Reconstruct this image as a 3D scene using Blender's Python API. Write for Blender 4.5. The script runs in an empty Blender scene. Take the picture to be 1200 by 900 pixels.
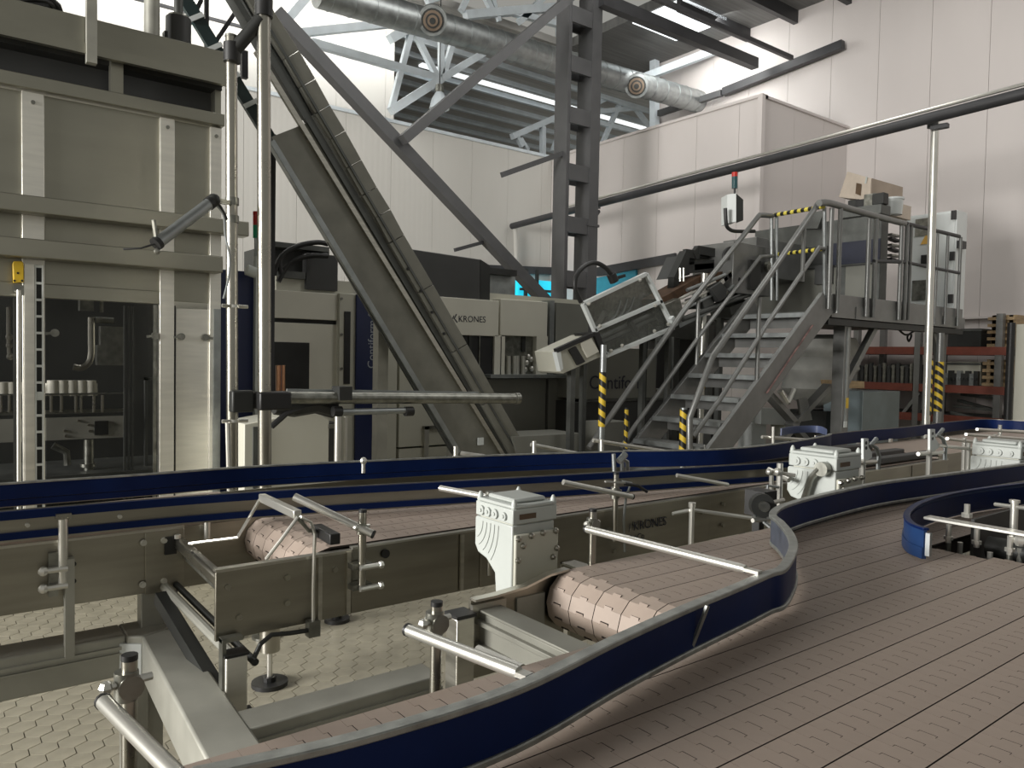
import bpy, bmesh, math, random
from mathutils import Vector, Matrix
random.seed(7)
C = bpy.context.scene.collection
S = bpy.context.scene
PI = math.pi
# ---------------------------------------------------------------- camera
# world X runs along the conveyors, world Y across them, camera stands at 1.6 m
CAMZ = 1.6
RW = ((0.7926058, 0.00677441, -0.60969677), (-0.60944599, 0.03955391, -0.7918403), (0.01875164, 0.99919447, 0.03547929))
cd = bpy.data.cameras.new('camera'); cam = bpy.data.objects.new('camera', cd); C.objects.link(cam)
m3 = Matrix(RW)
cam.matrix_world = Matrix.Translation((0, 0, CAMZ)) @ m3.to_4x4()
cd.sensor_width = 36; cd.lens = 27; cd.clip_start = .02; cd.clip_end = 200
S.camera = cam
# ---------------------------------------------------------------- sky, lamps, exposure
w = bpy.data.worlds.new('world'); S.world = w; w.use_nodes = True
bg = w.node_tree.nodes['Background']
bg.inputs[0].default_value = (1, .985, .905, 1); bg.inputs[1].default_value = .30
def area(name, loc, target, sx, sy, power, col=(1, 1, 1)):
    l = bpy.data.lights.new(name, 'AREA'); l.shape = 'RECTANGLE'; l.size = sx; l.size_y = sy; l.energy = power; l.color = col
    o = bpy.data.objects.new(name, l); C.objects.link(o); o.location = loc
    o.rotation_euler = (Vector(target) - Vector(loc)).to_track_quat('-Z', 'Y').to_euler()
    return o
area('loading_door_daylight', (-9, 4.2, 3.5), (4, 3, 1.4), 4.6, 2.8, 2100, (1, .98, .94))
area('roof_fill_near', (5, 7.6, 8.3), (5.6, 10.2, 1), 8, 2, 210, (1, .99, .95))  # added overhead fill for back wall and machines; the roof is closed here
area('roof_fill_front', (8.5, .8, 8.3), (11.5, 7.5, 3.6), 4, 3, 170, (1, .99, .96))  # added fill for faces turned from the door light; unseen, no opening above
area('roof_skylight_back', (2.5, 13.5, 8.3), (2.5, 14.5, 6.6), 12, .7, 270, (1, 1, .97))
area('roof_skylight_side', (12.3, 10.2, 8.2), (13.7, 10.6, 6.8), 1.4, 3.4, 150, (1, 1, .97))
S.view_settings.view_transform = 'Standard'; S.view_settings.look = 'None'
S.view_settings.exposure = 0; S.view_settings.gamma = 1; S.view_settings.use_curve_mapping = False

# ---------------------------------------------------------------- helpers
def ray(x, y): return m3 @ Vector(((x - 600) / 900, (450 - y) / 900, -1))
O = Vector((0, 0, CAMZ))
def Z(x, y, z): r = ray(x, y); return O + r * ((z - CAMZ) / r.z)      # point of a survey sight line at height z
def Y(x, y, v): r = ray(x, y); return O + r * (v / r.y)               # ... on the plane Y = v
def X(x, y, v): r = ray(x, y); return O + r * (v / r.x)               # ... on the plane X = v
V = Vector
class MB:
    def __init__(s): s.v = []; s.f = []; s.m = []; s.cur = 0
    def add(s, vs, fs):
        b = len(s.v); s.v += [V(p) for p in vs]
        for f in fs: s.f.append([b + i for i in f]); s.m.append(s.cur)
        return s
    def hexa(s, p):                                                   # 8 corners: bottom ring, top ring
        return s.add(p, [(3, 2, 1, 0), (4, 5, 6, 7), (0, 1, 5, 4), (1, 2, 6, 5), (2, 3, 7, 6), (3, 0, 4, 7)])
    def bx(s, x0, x1, y0, y1, z0, z1):
        return s.hexa([(x0, y0, z0), (x1, y0, z0), (x1, y1, z0), (x0, y1, z0), (x0, y0, z1), (x1, y0, z1), (x1, y1, z1), (x0, y1, z1)])
    def obx(s, c, sx, sy, sz, rot):                                   # box about c turned by a 3x3 matrix
        return s.hexa([V(c) + rot @ V((a * sx / 2, b * sy / 2, d * sz / 2)) for d in (-1, 1) for a, b in ((-1, -1), (1, -1), (1, 1), (-1, 1))])
    def bar(s, p, q, wd, ht, up=(0, 0, 1)):                           # rectangular bar from p to q, ht along up
        p, q = V(p), V(q); d = (q - p).normalized(); a = d.cross(V(up))
        if a.length < 1e-4: a = d.cross(V((1, 0, 0)))
        a.normalize(); u = a.cross(d)
        r = lambda c: [c - a * wd / 2 - u * ht / 2, c + a * wd / 2 - u * ht / 2, c + a * wd / 2 + u * ht / 2, c - a * wd / 2 + u * ht / 2]
        return s.hexa(r(p) + r(q))
    def tube(s, pts, r, n=10, cap=True):
        pts = [V(p) for p in pts]; L = len(pts); rings = []
        rr = r if isinstance(r, (list, tuple)) else [r] * L
        a = None
        for i, p in enumerate(pts):
            d = ((pts[i + 1] - p) if i < L - 1 else (p - pts[i - 1])).normalized()
            if 0 < i < L - 1: d = (d + (p - pts[i - 1]).normalized()).normalized()
            if a is None: a = d.orthogonal().normalized()
            a = (a - d * a.dot(d)).normalized(); b = d.cross(a)
            rings.append([p + (a * math.cos(2 * PI * k / n) + b * math.sin(2 * PI * k / n)) * rr[i] for k in range(n)])
        fs = [(i * n + k, i * n + (k + 1) % n, (i + 1) * n + (k + 1) % n, (i + 1) * n + k) for i in range(L - 1) for k in range(n)]
        if cap: fs += [tuple(range(n - 1, -1, -1)), tuple(range((L - 1) * n, L * n))]
        return s.add([p for r_ in rings for p in r_], fs)
    def cyl(s, p, q, r, n=12): return s.tube([p, q], r, n)
    def prism(s, poly, vec):                                          # polygon of 3D points pushed along vec
        n = len(poly); vec = V(vec)
        fs = [tuple(range(n - 1, -1, -1)), tuple(range(n, 2 * n))] + [(i, (i + 1) % n, n + (i + 1) % n, n + i) for i in range(n)]
        return s.add([V(p) for p in poly] + [V(p) + vec for p in poly], fs)
    def ball(s, c, r, n=8):
        vs, fs = [], []; h = n // 2 + 1
        for i in range(h + 1):
            t = PI * i / h
            for k in range(n): vs.append(V(c) + V((math.sin(t) * math.cos(2 * PI * k / n), math.sin(t) * math.sin(2 * PI * k / n), math.cos(t))) * max(r, 1e-4))
        for i in range(h):
            for k in range(n): fs.append((i * n + k, (i + 1) * n + k, (i + 1) * n + (k + 1) % n, i * n + (k + 1) % n))
        return s.add(vs, fs)
    def sweep(s, prof, path, closed=False):                           # prof (side, up) swept along a path that stays near level
        n = len(prof); L = len(path); vs = []
        for i, p in enumerate(path):
            d = V(path[min(i + 1, L - 1)]) - V(path[max(i - 1, 0)]); d.z = 0; d.normalize()
            sd = V((-d.y, d.x, 0))
            vs += [V(p) + sd * a + V((0, 0, b)) for a, b in prof]
        fs = [(i * n + k, (i + 1) * n + k, (i + 1) * n + (k + 1) % n, i * n + (k + 1) % n) for i in range(L - 1) for k in range(n)]
        fs += [tuple(range(n)), tuple(range(L * n - 1, (L - 1) * n - 1, -1))]
        return s.add(vs, fs)
    def mesh(s, name, mats, org=(0, 0, 0), ang=35):
        me = bpy.data.meshes.new(name); o = V(org)
        me.from_pydata([p - o for p in s.v], [], s.f)
        bm = bmesh.new(); bm.from_mesh(me); bmesh.ops.recalc_face_normals(bm, faces=bm.faces); bm.to_mesh(me); bm.free()
        for m in (mats if isinstance(mats, (list, tuple)) else [mats]): me.materials.append(m)
        for p, i in zip(me.polygons, s.m): p.material_index = i
        me.polygons.foreach_set('use_smooth', [True] * len(me.polygons))
        me.set_sharp_from_angle(angle=math.radians(ang))
        return me
ORG = {}
def thing(name, label, cat, loc, group=None):
    o = bpy.data.objects.new(name, None); C.objects.link(o); o.location = loc; o.empty_display_size = .05
    o['label'] = label; o['category'] = cat
    if group: o['group'] = group
    ORG[o] = V(loc); return o
def part(name, mb, mat, parent=None, bev=0, label=None, kind=None, ang=35):
    org = ORG[parent] if parent is not None else V((0, 0, 0))
    o = bpy.data.objects.new(name, mb.mesh(name, mat, org, ang)); C.objects.link(o)
    if parent is not None: o.parent = parent
    ORG[o] = org
    if bev:
        b = o.modifiers.new('bevel', 'BEVEL'); b.width = bev; b.segments = 2; b.limit_method = 'ANGLE'; b.angle_limit = math.radians(40)
    if label: o['label'] = label
    if kind: o['kind'] = kind
    return o
def single(name, mb, mat, label, cat, group=None, bev=0, org=None):   # a thing that is one mesh
    if org is None:
        xs = [p.x for p in mb.v]; ys = [p.y for p in mb.v]; zs = [p.z for p in mb.v]
        org = V(((min(xs) + max(xs)) / 2, (min(ys) + max(ys)) / 2, min(zs)))
    o = bpy.data.objects.new(name, mb.mesh(name, mat, org)); C.objects.link(o); o.location = org; ORG[o] = V(org)
    o['label'] = label; o['category'] = cat
    if group: o['group'] = group
    if bev:
        b = o.modifiers.new('bevel', 'BEVEL'); b.width = bev; b.segments = 2; b.limit_method = 'ANGLE'; b.angle_limit = math.radians(40)
    return o
def struct(name, mb, mat):
    o = part(name, mb, mat); o['kind'] = 'structure'; return o
def piece(name, me, parent, loc, rot=None):                           # shared-mesh piece of a parent
    o = bpy.data.objects.new(name, me); C.objects.link(o); o.parent = parent; o.location = V(loc) - ORG.get(parent, V((0, 0, 0)))
    if rot is not None: o.rotation_euler = rot
    return o
FONT = None
def text_mesh(name, body, size, mat, parent, origin, xdir, ydir, depth=.0015, label=None, width=None, shear=0):
    c = bpy.data.curves.new(name, 'FONT'); c.body = body; c.size = size; c.extrude = depth; c.align_x = 'LEFT'; c.shear = shear; c.resolution_u = 3
    t = bpy.data.objects.new(name, c); C.objects.link(t)
    bpy.context.view_layer.update()
    me = bpy.data.meshes.new_from_object(t.evaluated_get(bpy.context.evaluated_depsgraph_get()))
    C.objects.unlink(t); bpy.data.objects.remove(t)
    xd = V(xdir).normalized(); yd = V(ydir); yd = (yd - xd * yd.dot(xd)).normalized(); zd = xd.cross(yd)
    k = 1
    if width: k = width / max(v.co.x for v in me.vertices)
    M = Matrix((xd * k, yd * k, zd)).transposed()
    for v in me.vertices: v.co = M @ v.co + V(origin) - ORG[parent]
    me.materials.clear(); me.materials.append(mat)
    o = bpy.data.objects.new(name, me); C.objects.link(o); o.parent = parent; ORG[o] = ORG[parent]
    if label: o['label'] = label
    return o

# ---------------------------------------------------------------- materials
def mat(name, col, rough=.5, metal=0, noise=.12, scale=6, stretch=(1, 1, 1), bump=0, rvar=.1, spec=.5, fine=0):
    m = bpy.data.materials.new(name); m.use_nodes = True; nt = m.node_tree; b = nt.nodes['Principled BSDF']
    b.inputs['Metallic'].default_value = metal; b.inputs['Roughness'].default_value = rough
    b.inputs['Specular IOR Level'].default_value = spec
    tc = nt.nodes.new('ShaderNodeTexCoord'); mp = nt.nodes.new('ShaderNodeMapping'); mp.inputs['Scale'].default_value = stretch
    nt.links.new(tc.outputs['Object'], mp.inputs[0])
    n = nt.nodes.new('ShaderNodeTexNoise'); n.inputs['Scale'].default_value = scale; n.inputs['Detail'].default_value = 5
    nt.links.new(mp.outputs[0], n.inputs['Vector'])
    cr = nt.nodes.new('ShaderNodeValToRGB'); cr.color_ramp.elements[0].position = .3; cr.color_ramp.elements[1].position = .7
    cr.color_ramp.elements[0].color = tuple(c * (1 - noise) for c in col) + (1,)
    cr.color_ramp.elements[1].color = tuple(min(1, c * (1 + noise)) for c in col) + (1,)
    nt.links.new(n.outputs['Fac'], cr.inputs[0]); nt.links.new(cr.outputs[0], b.inputs['Base Color'])
    mr = nt.nodes.new('ShaderNodeMapRange'); mr.inputs[3].default_value = max(.02, rough - rvar); mr.inputs[4].default_value = min(1, rough + rvar)
    nt.links.new(n.outputs['Fac'], mr.inputs[0]); nt.links.new(mr.outputs[0], b.inputs['Roughness'])
    if bump:
        bp = nt.nodes.new('ShaderNodeBump'); bp.inputs['Strength'].default_value = bump; bp.inputs['Distance'].default_value = .002
        n2 = nt.nodes.new('ShaderNodeTexNoise'); n2.inputs['Scale'].default_value = fine or scale * 8; n2.inputs['Detail'].default_value = 3
        nt.links.new(mp.outputs[0], n2.inputs['Vector']); nt.links.new(n2.outputs['Fac'], bp.inputs['Height']); nt.links.new(bp.outputs[0], b.inputs['Normal'])
    return m
def emis(name, col, e):
    m = bpy.data.materials.new(name); m.use_nodes = True; b = m.node_tree.nodes['Principled BSDF']
    b.inputs['Base Color'].default_value = (*col, 1); b.inputs['Emission Color'].default_value = (*col, 1); b.inputs['Emission Strength'].default_value = e
    return m
def stripes(name, c1, c2, freq, axis=(0, 0, 1)):
    m = bpy.data.materials.new(name); m.use_nodes = True; nt = m.node_tree; b = nt.nodes['Principled BSDF']
    g = nt.nodes.new('ShaderNodeTexCoord'); d = nt.nodes.new('ShaderNodeVectorMath'); d.operation = 'DOT_PRODUCT'; d.inputs[1].default_value = [a * freq for a in axis]
    nt.links.new(g.outputs['Object'], d.inputs[0])
    f = nt.nodes.new('ShaderNodeMath'); f.operation = 'FRACT'; nt.links.new(d.outputs['Value'], f.inputs[0])
    s = nt.nodes.new('ShaderNodeMath'); s.operation = 'GREATER_THAN'; s.inputs[1].default_value = .5; nt.links.new(f.outputs[0], s.inputs[0])
    x = nt.nodes.new('ShaderNodeMix'); x.data_type = 'RGBA'; x.inputs[6].default_value = (*c1, 1); x.inputs[7].default_value = (*c2, 1)
    nt.links.new(s.outputs[0], x.inputs[0]); nt.links.new(x.outputs[2], b.inputs['Base Color']); b.inputs['Roughness'].default_value = .5
    return m
def glass(name, tint, alpha):
    m = bpy.data.materials.new(name); m.use_nodes = True; nt = m.node_tree; b = nt.nodes['Principled BSDF']
    b.inputs['Base Color'].default_value = (*tint, 1); b.inputs['Roughness'].default_value = .06; b.inputs['Specular IOR Level'].default_value = .2; b.inputs['Alpha'].default_value = alpha
    return m
M = dict(
    steel=mat('brushed_stainless', (.56, .54, .48), .34, 1, .14, 3, (1, 1, 14), .12),
    plate=mat('stainless_plate', (.35, .33, .275), .38, 1, .16, 2.2, (1, 1, 9), .08),
    panel=mat('filler_panel_steel', (.34, .33, .275), .36, .9, .10, 1.2, (1, 1, 3), .04),
    tube=mat('polished_tube', (.42, .405, .355), .28, 1, .06, 8, rvar=.03),
    bright=mat('bright_rod', (.68, .67, .62), .32, .8, .05, 5, rvar=.03),
    galv=mat('galvanised', (.36, .38, .38), .42, .9, .18, 9, (1, 1, 1), .05),
    frame=mat('painted_stainless_beam', (.38, .375, .33), .5, .35, .16, 5, (1, 1, 1), .12),
    darksteel=mat('dark_painted_steel', (.045, .045, .048), .48, .2, .15, 4),
    column=mat('lattice_grey_paint', (.07, .07, .072), .5, .1, .12, 4),
    rail=mat('handrail_grey', (.22, .222, .215), .4, .6, .12, 6),
    black=mat('black_plastic', (.016, .016, .016), .45, 0, .2, 9),
    dark=mat('dark_machine', (.03, .031, .029), .5, .2, .25, 3),
    hood=mat('dark_hood', (.055, .056, .055), .5, .1, .15, 2),
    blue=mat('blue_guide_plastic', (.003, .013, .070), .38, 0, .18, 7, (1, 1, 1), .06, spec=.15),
    bluelit=mat('blue_end_plastic_lit', (.012, .040, .125), .4, 0, .15, 9),  # lit copy of the guide rail blue, brightness put into the colour
    navy=mat('navy_paint', (.010, .018, .075), .4, 0, .12, 3),
    belt=mat('belt_acetal', (.35, .28, .233), .55, 0, .10, 14, (1, 1, 1), .10, fine=500),
    beltgap=mat('belt_bed_and_gap_shade', (.03, .022, .018), .8),
    alu=mat('worn_aluminium_edge', (.36, .37, .35), .45, .8, .25, 30, (1, 1, 1), .25),
    white=mat('white_gearbox_paint', (.47, .495, .47), .35, 0, .04, 9),
    beige=mat('machine_beige', (.54, .53, .45), .42, 0, .05, 2),
    cream=mat('machine_cream', (.68, .66, .57), .42, 0, .05, 2),
    wall=mat('sandwich_panel', (.55, .535, .50), .5, .0, .05, .7, (1, 1, .3), .02, rvar=.05),
    wallr=mat('sandwich_panel_right', (.62, .575, .555), .5, .0, .05, .6, (1, 1, .4), .02, rvar=.05),
    wallseam=mat('seam_grey', (.30, .295, .28), .6),
    walld=mat('plinth_grey', (.20, .205, .20), .5, 0, .1, 3),
    white_steel=mat('white_truss_paint', (.62, .68, .72), .45, .1, .08, 5),
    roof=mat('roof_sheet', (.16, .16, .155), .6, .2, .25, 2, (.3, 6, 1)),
    tile=mat('hex_tile', (.345, .318, .245), .42, 0, .14, 9, (1, 1, 1), .2, fine=120),
    grout=mat('grout', (.06, .055, .045), .9, 0, .2, 20),
    yellow=mat('yellow_plastic', (.75, .50, .03), .4, 0, .05, 9),
    rust=mat('rusty_tray', (.10, .055, .03), .7, .3, .35, 12),
    redbeam=mat('orange_rack_beam', (.20, .05, .03), .5, 0, .15, 8),
    wood=mat('pallet_wood', (.38, .27, .15), .7, 0, .25, 6, (1, 8, 8)),
    card=mat('cardboard', (.55, .47, .39), .7, 0, .08, 6),
    cardshade=mat('cardboard_shaded', (.36, .29, .23), .7, 0, .08, 6),  # shaded copy of the card colour for the side away from the light
    cabblue=mat('blue_grey_cabinet_lit', (.30, .37, .40), .4, 0, .04, 3),
    cabwhite=mat('cabinet_white', (.70, .73, .72), .4, 0, .05, 3),
    bagm=mat('bulk_bag', (.46, .46, .43), .7, 0, .12, 7, (1, 1, 1), .3),
    paleblue=mat('worn_pale_blue', (.07, .09, .17), .5),
    inc=mat('incline_steel', (.235, .232, .20), .5, .4, .14, 5, (1, 1, 1), .1),
    bluegrey=mat('worn_blue_grey', (.11, .125, .16), .45, .5, .25, 20),
    roofback=mat('back_roof_sheet_lit', (.42, .41, .39), .6, .1, .2, 2, (.3, 6, 1)),  # paler than the near roof: glow on its underside put into the colour
    ringbrown=mat('nozzle_brown', (.17, .125, .09), .5, .3, .2, 9),
    floorbase=mat('floor_tiles_far', (.26, .24, .185), .5, 0, .2, 5),
    greypaint=mat('machine_grey_paint', (.20, .20, .175), .5, 0, .08, 2),
    navydull=mat('dull_navy_band', (.014, .017, .035), .5),
    post=mat('bright_frame_post', (.80, .78, .71), .42, .85, .06, 4, (1, 1, 9)),
    tread=mat('ribbed_tread', (.26, .265, .255), .5, .6, .3, 40, (1, 1, 1), .5),
    skylight=emis('skylight_sheet', (.93, .98, 1.0), 1.15),
    cyan=emis('cyan_workbay_lamp', (.02, .62, .85), .75),
    cyanwall=mat('teal_bay_wall', (.04, .30, .42), .5),
    glassd=glass('tinted_door_glass', (.01, .011, .01), .30),
    poly=glass('hopper_polycarbonate', (.30, .31, .28), .16),
    hazard=stripes('hazard_tape', (.012, .012, .012), (.72, .50, .04), 9.0, (.5, -.5, 1)),
    hazardrail=stripes('hazard_rail_tape', (.012, .012, .012), (.78, .66, .10), 6.5, (.3, 1, .3)),
    red=mat('red_lens', (.55, .03, .02), .3), green=mat('green_lens', (.02, .4, .2), .3),
    brown=mat('brown_nameplate', (.10, .06, .03), .4), ink=mat('dark_lettering', (.012, .014, .03), .4),
    pale=mat('pale_lettering', (.35, .38, .42), .5), copper=mat('copper_pipe', (.55, .30, .18), .3, 1),
    nickel=mat('dull_steel_parts', (.27, .27, .24), .35, .9, .3, 20),
    frost=mat('worn_trolley_steel', (.13, .135, .128), .5, .7, .2, 6),
)
# fine vertical ribs rolled into the partition sheets  (RIBS)
def ribs(m, period):
    nt = m.node_tree; tc = [n for n in nt.nodes if n.type == 'TEX_COORD'][0]; bp = [n for n in nt.nodes if n.type == 'BUMP'][0]
    wv = nt.nodes.new('ShaderNodeTexWave'); wv.bands_direction = 'X'; wv.inputs['Scale'].default_value = .314 / period; wv.inputs['Distortion'].default_value = 0
    nt.links.new(tc.outputs['Object'], wv.inputs['Vector']); nt.links.new(wv.outputs['Fac'], bp.inputs['Height']); bp.inputs['Strength'].default_value = .35; bp.inputs['Distance'].default_value = .004
ribs(M['wall'], .115)
# ================================================================ THE SETTING
floor = struct('floor', MB().bx(-12, 16, -8, 26, -.2, -.013), M['floorbase'])
part('grout_bed', MB().bx(-1.1, 6.1, .9, 5.6, -.05, -.006), M['grout'], floor)
# hexagonal ceramic tiles, 10 cm across the flats, raised from the joints
def hexmesh(r, name):
    b = MB(); k = [V((r * math.sin(PI / 3 * i), r * math.cos(PI / 3 * i), 0)) for i in range(6)]
    k2 = [p * .982 + V((0, 0, .0075)) for p in k]
    b.add(k + k2, [tuple(range(6, 12))] + [(i, (i + 1) % 6, 6 + (i + 1) % 6, 6 + i) for i in range(6)])
    return b
hexme = hexmesh(.0562, 'tile').mesh('tile', M['tile'])
tiles = []
for j in range(-5, 75):
    for i in range(-6, 70):
        x = i * .1 + (j % 2) * .05 + .028; y = 1.0 + j * .0866
        c = m3.transposed() @ (V((x, y, 0)) - O); d = -c.z
        d = max(d, .2)
        px, py = 600 + 900 * c.x / d, 450 - 900 * c.y / d
        if -30 < px < 700 and 640 < py < 925:
            tiles.append((d, x, y, (y < 2.05 and px > 330) or py < 690))
        elif -1 < x < 6 and 1 < y < 5.5: tiles.append((90 + d, x, y, True))
near = sorted(t for t in tiles if not t[3])
for d, x, y, h in near[:300]:
    piece('tile', hexme, floor, (x, y, -.006 + random.uniform(-.0006, .0003)), (random.uniform(-.002, .002), random.uniform(-.002, .002), 0))
b = MB(); hb = hexmesh(.0562, 'tile')
for d, x, y, h in near[300:] + [t for t in tiles if t[3]]:
    dz = -.006 + random.uniform(-.0006, .0003)
    b.add([p + V((x, y, dz)) for p in hb.v], hb.f)
part('tile_field', b, M['tile'], floor, kind='stuff')

def panel_wall(name, a, bb, n, z0, z1, thick, m, gap=.006, first=None):
    # sandwich panels side by side from a to bb (XY), each its own piece, seams recessed
    a, bb = V((*a, 0)), V((*bb, 0)); d = (bb - a); L = d.length; d.normalize(); nrm = V((d.y, -d.x, 0))
    back = MB(); q = [a - nrm * (thick * .35), bb - nrm * (thick * .35), bb - nrm * thick, a - nrm * thick]
    back.prism([V((p.x, p.y, z0)) for p in q], (0, 0, z1 - z0 - .01))
    wl = struct(name, back, M['wallseam'])
    cuts = [0] + ([first] if first else []); wd = n
    while cuts[-1] + wd < L - .05: cuts.append(cuts[-1] + wd)
    cuts.append(L)
    for u0, u1 in zip(cuts[:-1], cuts[1:]):
        p = MB(); q = [a + d * (u0 + gap / 2), a + d * (u1 - gap / 2), a + d * (u1 - gap / 2) - nrm * thick * .34, a + d * (u0 + gap / 2) - nrm * thick * .34]
        p.prism([V((k.x, k.y, z0)) for k in q], (0, 0, z1 - z0))
        part('panel', p, m, wl)
    return wl
wb = panel_wall('wall_back', (-6.2, 13), (11.0, 13), .92, 0, 5.97, .12, M['wall'], first=.36)
wi = panel_wall('wall_inner', (11, 13), (11, 7.7), .9, 0, 5.97, .12, M['wallr'], first=.38)
wi2 = panel_wall('wall_inner_side', (11.046, 7.7), (13.7, 7.7), .92, 0, 5.97, .12, M['wallr'])
wr = panel_wall('wall_right', (13.7, 12.5), (13.7, -7), .915, 0, 8.5, .15, M['wallr'], first=.77)
wu = panel_wall('wall_upper', (-6, 14.5), (7.9, 14.5), 1.1, 5.6, 10.5, .12, M['wall'], first=.5)
part('top_edge', MB().bx(-6.2, 11.1, 12.96, 13.14, 5.95, 6.01), M['white_steel'], wb)
part('top_edge', MB().bx(10.97, 11.14, 7.66, 13, 5.95, 6.0), M['wallr'], wi)
part('corner_trim', MB().bx(10.96, 11.05, 7.65, 7.74, 0, 5.98), M['wallr'], wi)
part('top_edge', MB().bx(11, 13.7, 7.66, 7.8, 5.95, 5.99), M['wallr'], wi2)
# lower ledge along the partition where the sheets stop
struct('trim_1', MB().bar(X(697, 319, 10.9), X(792, 302, 10.9), .05, .17), M['darksteel'])
struct('trim_2', MB().bar(Y(572, 315, 12.9), Y(660, 318, 12.9), .05, .16), M['darksteel'])
struct('trim_3', MB().bar(Y(533, 293, 9.3), Y(566, 284, 9.3), .05, .05), M['darksteel'])
struct('trim_4', MB().bx(13.62, 13.7, -4, 7.6, 2.36, 2.40), M['wallr'])
struct('wall_far', MB().bx(-6, 30, 24, 24.2, 0, 8.5), M['hood'])
# teal lit bay behind the stretch blow moulder
struct('wall_bay', MB().bx(8.9, 11.0, 12.80, 12.87, 1.9, 3.0), M['cyanwall'])
struct('wall_bay_side', MB().prism([X(688, 328, 10.93), X(745, 316, 10.93), X(745, 352, 10.93), X(688, 356, 10.93)], (.05, 0, 0)), M['cyanwall'])
# roof
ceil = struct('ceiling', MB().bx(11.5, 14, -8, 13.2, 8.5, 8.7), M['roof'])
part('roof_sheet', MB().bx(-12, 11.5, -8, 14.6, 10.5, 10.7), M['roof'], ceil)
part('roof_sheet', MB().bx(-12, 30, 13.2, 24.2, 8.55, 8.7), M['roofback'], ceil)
for k in range(11): part('purlin', MB().bx(7.9, 24, 14.0 + k * .82, 14.1 + k * .82, 8.43, 8.56), M['white_steel'], ceil)
for k in (1,): part('rooflight', MB().bx(9.5, 24, 15.25 + k * .82, 15.42 + k * .82, 8.50, 8.56), M['skylight'], ceil)
for k in range(6): part('purlin', MB().bx(11.5, 13.7, 4.4 + k * 1.1, 4.5 + k * 1.1, 8.25, 8.5), M['darksteel'], ceil)
part('rooflight', MB().bx(11.55, 12.9, 9.9, 11.2, 8.44, 8.52), M['skylight'], ceil)

def steel(name, a, b_, wd, ht, m, label, cat='beam', up=(0, 0, 1), group=None):
    return single(name, MB().bar(a, b_, wd, ht, up), m, label, cat, group)
# lattice column
cy = 9.5; xa = Y(662, 225, cy).x; xb = Y(699, 225, cy).x; zb = 9.2
t = thing('lattice_column', 'tall dark grey lattice steel column with square ladder-like openings', 'column', ((xa + xb) / 2, cy, 0))
part('flange', MB().bx(xa, xa + .07, cy - .02, cy + .30, 0, zb), M['column'], t)
part('flange', MB().bx(xb - .21, xb, cy - .05, cy + .30, 0, zb), M['column'], t)
part('web', MB().bx(xa + .07, xb - .2, cy + .20, cy + .22, 0, 2.0), M['column'], t)
for py in (20, 78, 138, 204, 265, 328):
    z = Y(680, py, cy).z
    part('batten', MB().bx(xa + .05, xb - .18, cy - .035, cy + .02, z - .13, z + .13), M['column'], t)
    part('batten', MB().bx(xa + .05, xb - .18, cy + .27, cy + .30, z - .13, z + .13), M['column'], t)
part('splice_plate', MB().bx(xb - .24, xb + .03, cy - .06, cy + .31, Y(690, 264, cy).z - .02, Y(690, 264, cy).z + .02), M['column'], t)
# bracing
steel('wind_brace', Y(322, 15, 9.3), Y(640, 354, 9.3), .16, .17, M['column'], 'long dark diagonal steel brace running down to the foot of the lattice column', 'brace', (0, -1, 0))
steel('wind_brace', Y(472, 164, 9.12), Y(668, -3, 9.12), .13, .14, M['column'], 'dark diagonal brace rising right to the head of the lattice column', 'brace', (0, -1, 0))
steel('tie_angle', Y(588, 205, 9.6), Y(664, 178, 9.6), .06, .08, M['column'], 'short dark steel angle joining the lattice column above the grey pipe', 'angle')
steel('roof_girder', Y(704, 0, 9.4), Y(885, 75, 9.4), .16, .20, M['darksteel'], 'dark steel girder running right from the lattice column head', 'girder')
steel('crane_rail', Y(760, -6, 8.6), Y(928, 68, 8.6), .07, .08, M['darksteel'], 'thin black rail above the dark girder near the right wall', 'rail')
steel('wall_girder', X(848, 108, 13.55), X(988, 52, 13.55), .12, .16, M['darksteel'], 'dark girder fixed high along the white right wall', 'girder')
steel('wall_girder', X(772, 133, 13.5), X(846, 109, 13.5), .10, .13, M['column'], 'grey girder behind the far end of the round air duct', 'girder')
steel('short_girder', X(752, 92, 12.9), X(841, 58, 13.55), .12, .16, M['white_steel'], 'short white girder above the far end of the air duct', 'girder')
steel('roof_post', X(767, 33, 13.5), X(767, 152, 13.5), .16, .16, M['white_steel'], 'white post at the edge of the bright upper wall', 'post', (1, 0, 0))
# white trusses above the partition
def truss(label, loc, segs, yy):
    tt = thing('roof_truss', label, 'truss', loc)
    for nm, a, b_, wd in segs: part(nm, MB().bar(Y(*a, yy), Y(*b_, yy), wd, wd, (0, -1, 0)), M['white_steel'], tt)
truss('white steel roof truss over the partition, between the braces', tuple(Y(515, 93, 12.6)), [
    ('bottom_chord', (365, 50), (516, 93), .13), ('bottom_chord', (516, 93), (575, 57), .13), ('bottom_chord', (458, 130), (516, 93), .15),
    ('tie', (340, 40), (476, 26), .13), ('strut', (458, 128), (483, 33), .10), ('strut', (483, 33), (512, 90), .10),
    ('strut', (517, 90), (517, 42), .10), ('strut', (519, 90), (532, 45), .10), ('strut', (457, 46), (485, 30), .16)], 12.6)
truss('white steel roof truss seen above the round air duct', tuple(Y(600, 8, 12.8)), [
    ('bottom_chord', (545, 18), (660, 8), .16), ('bottom_chord', (590, 12), (660, 30), .12), ('strut', (540, 13), (550, -8), .10), ('strut', (578, 15), (566, -8), .10),
    ('strut', (608, 26), (640, -6), .12), ('strut', (585, 25), (578, 0), .08), ('strut', (500, 2), (525, -8), .12)], 12.8)
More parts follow.
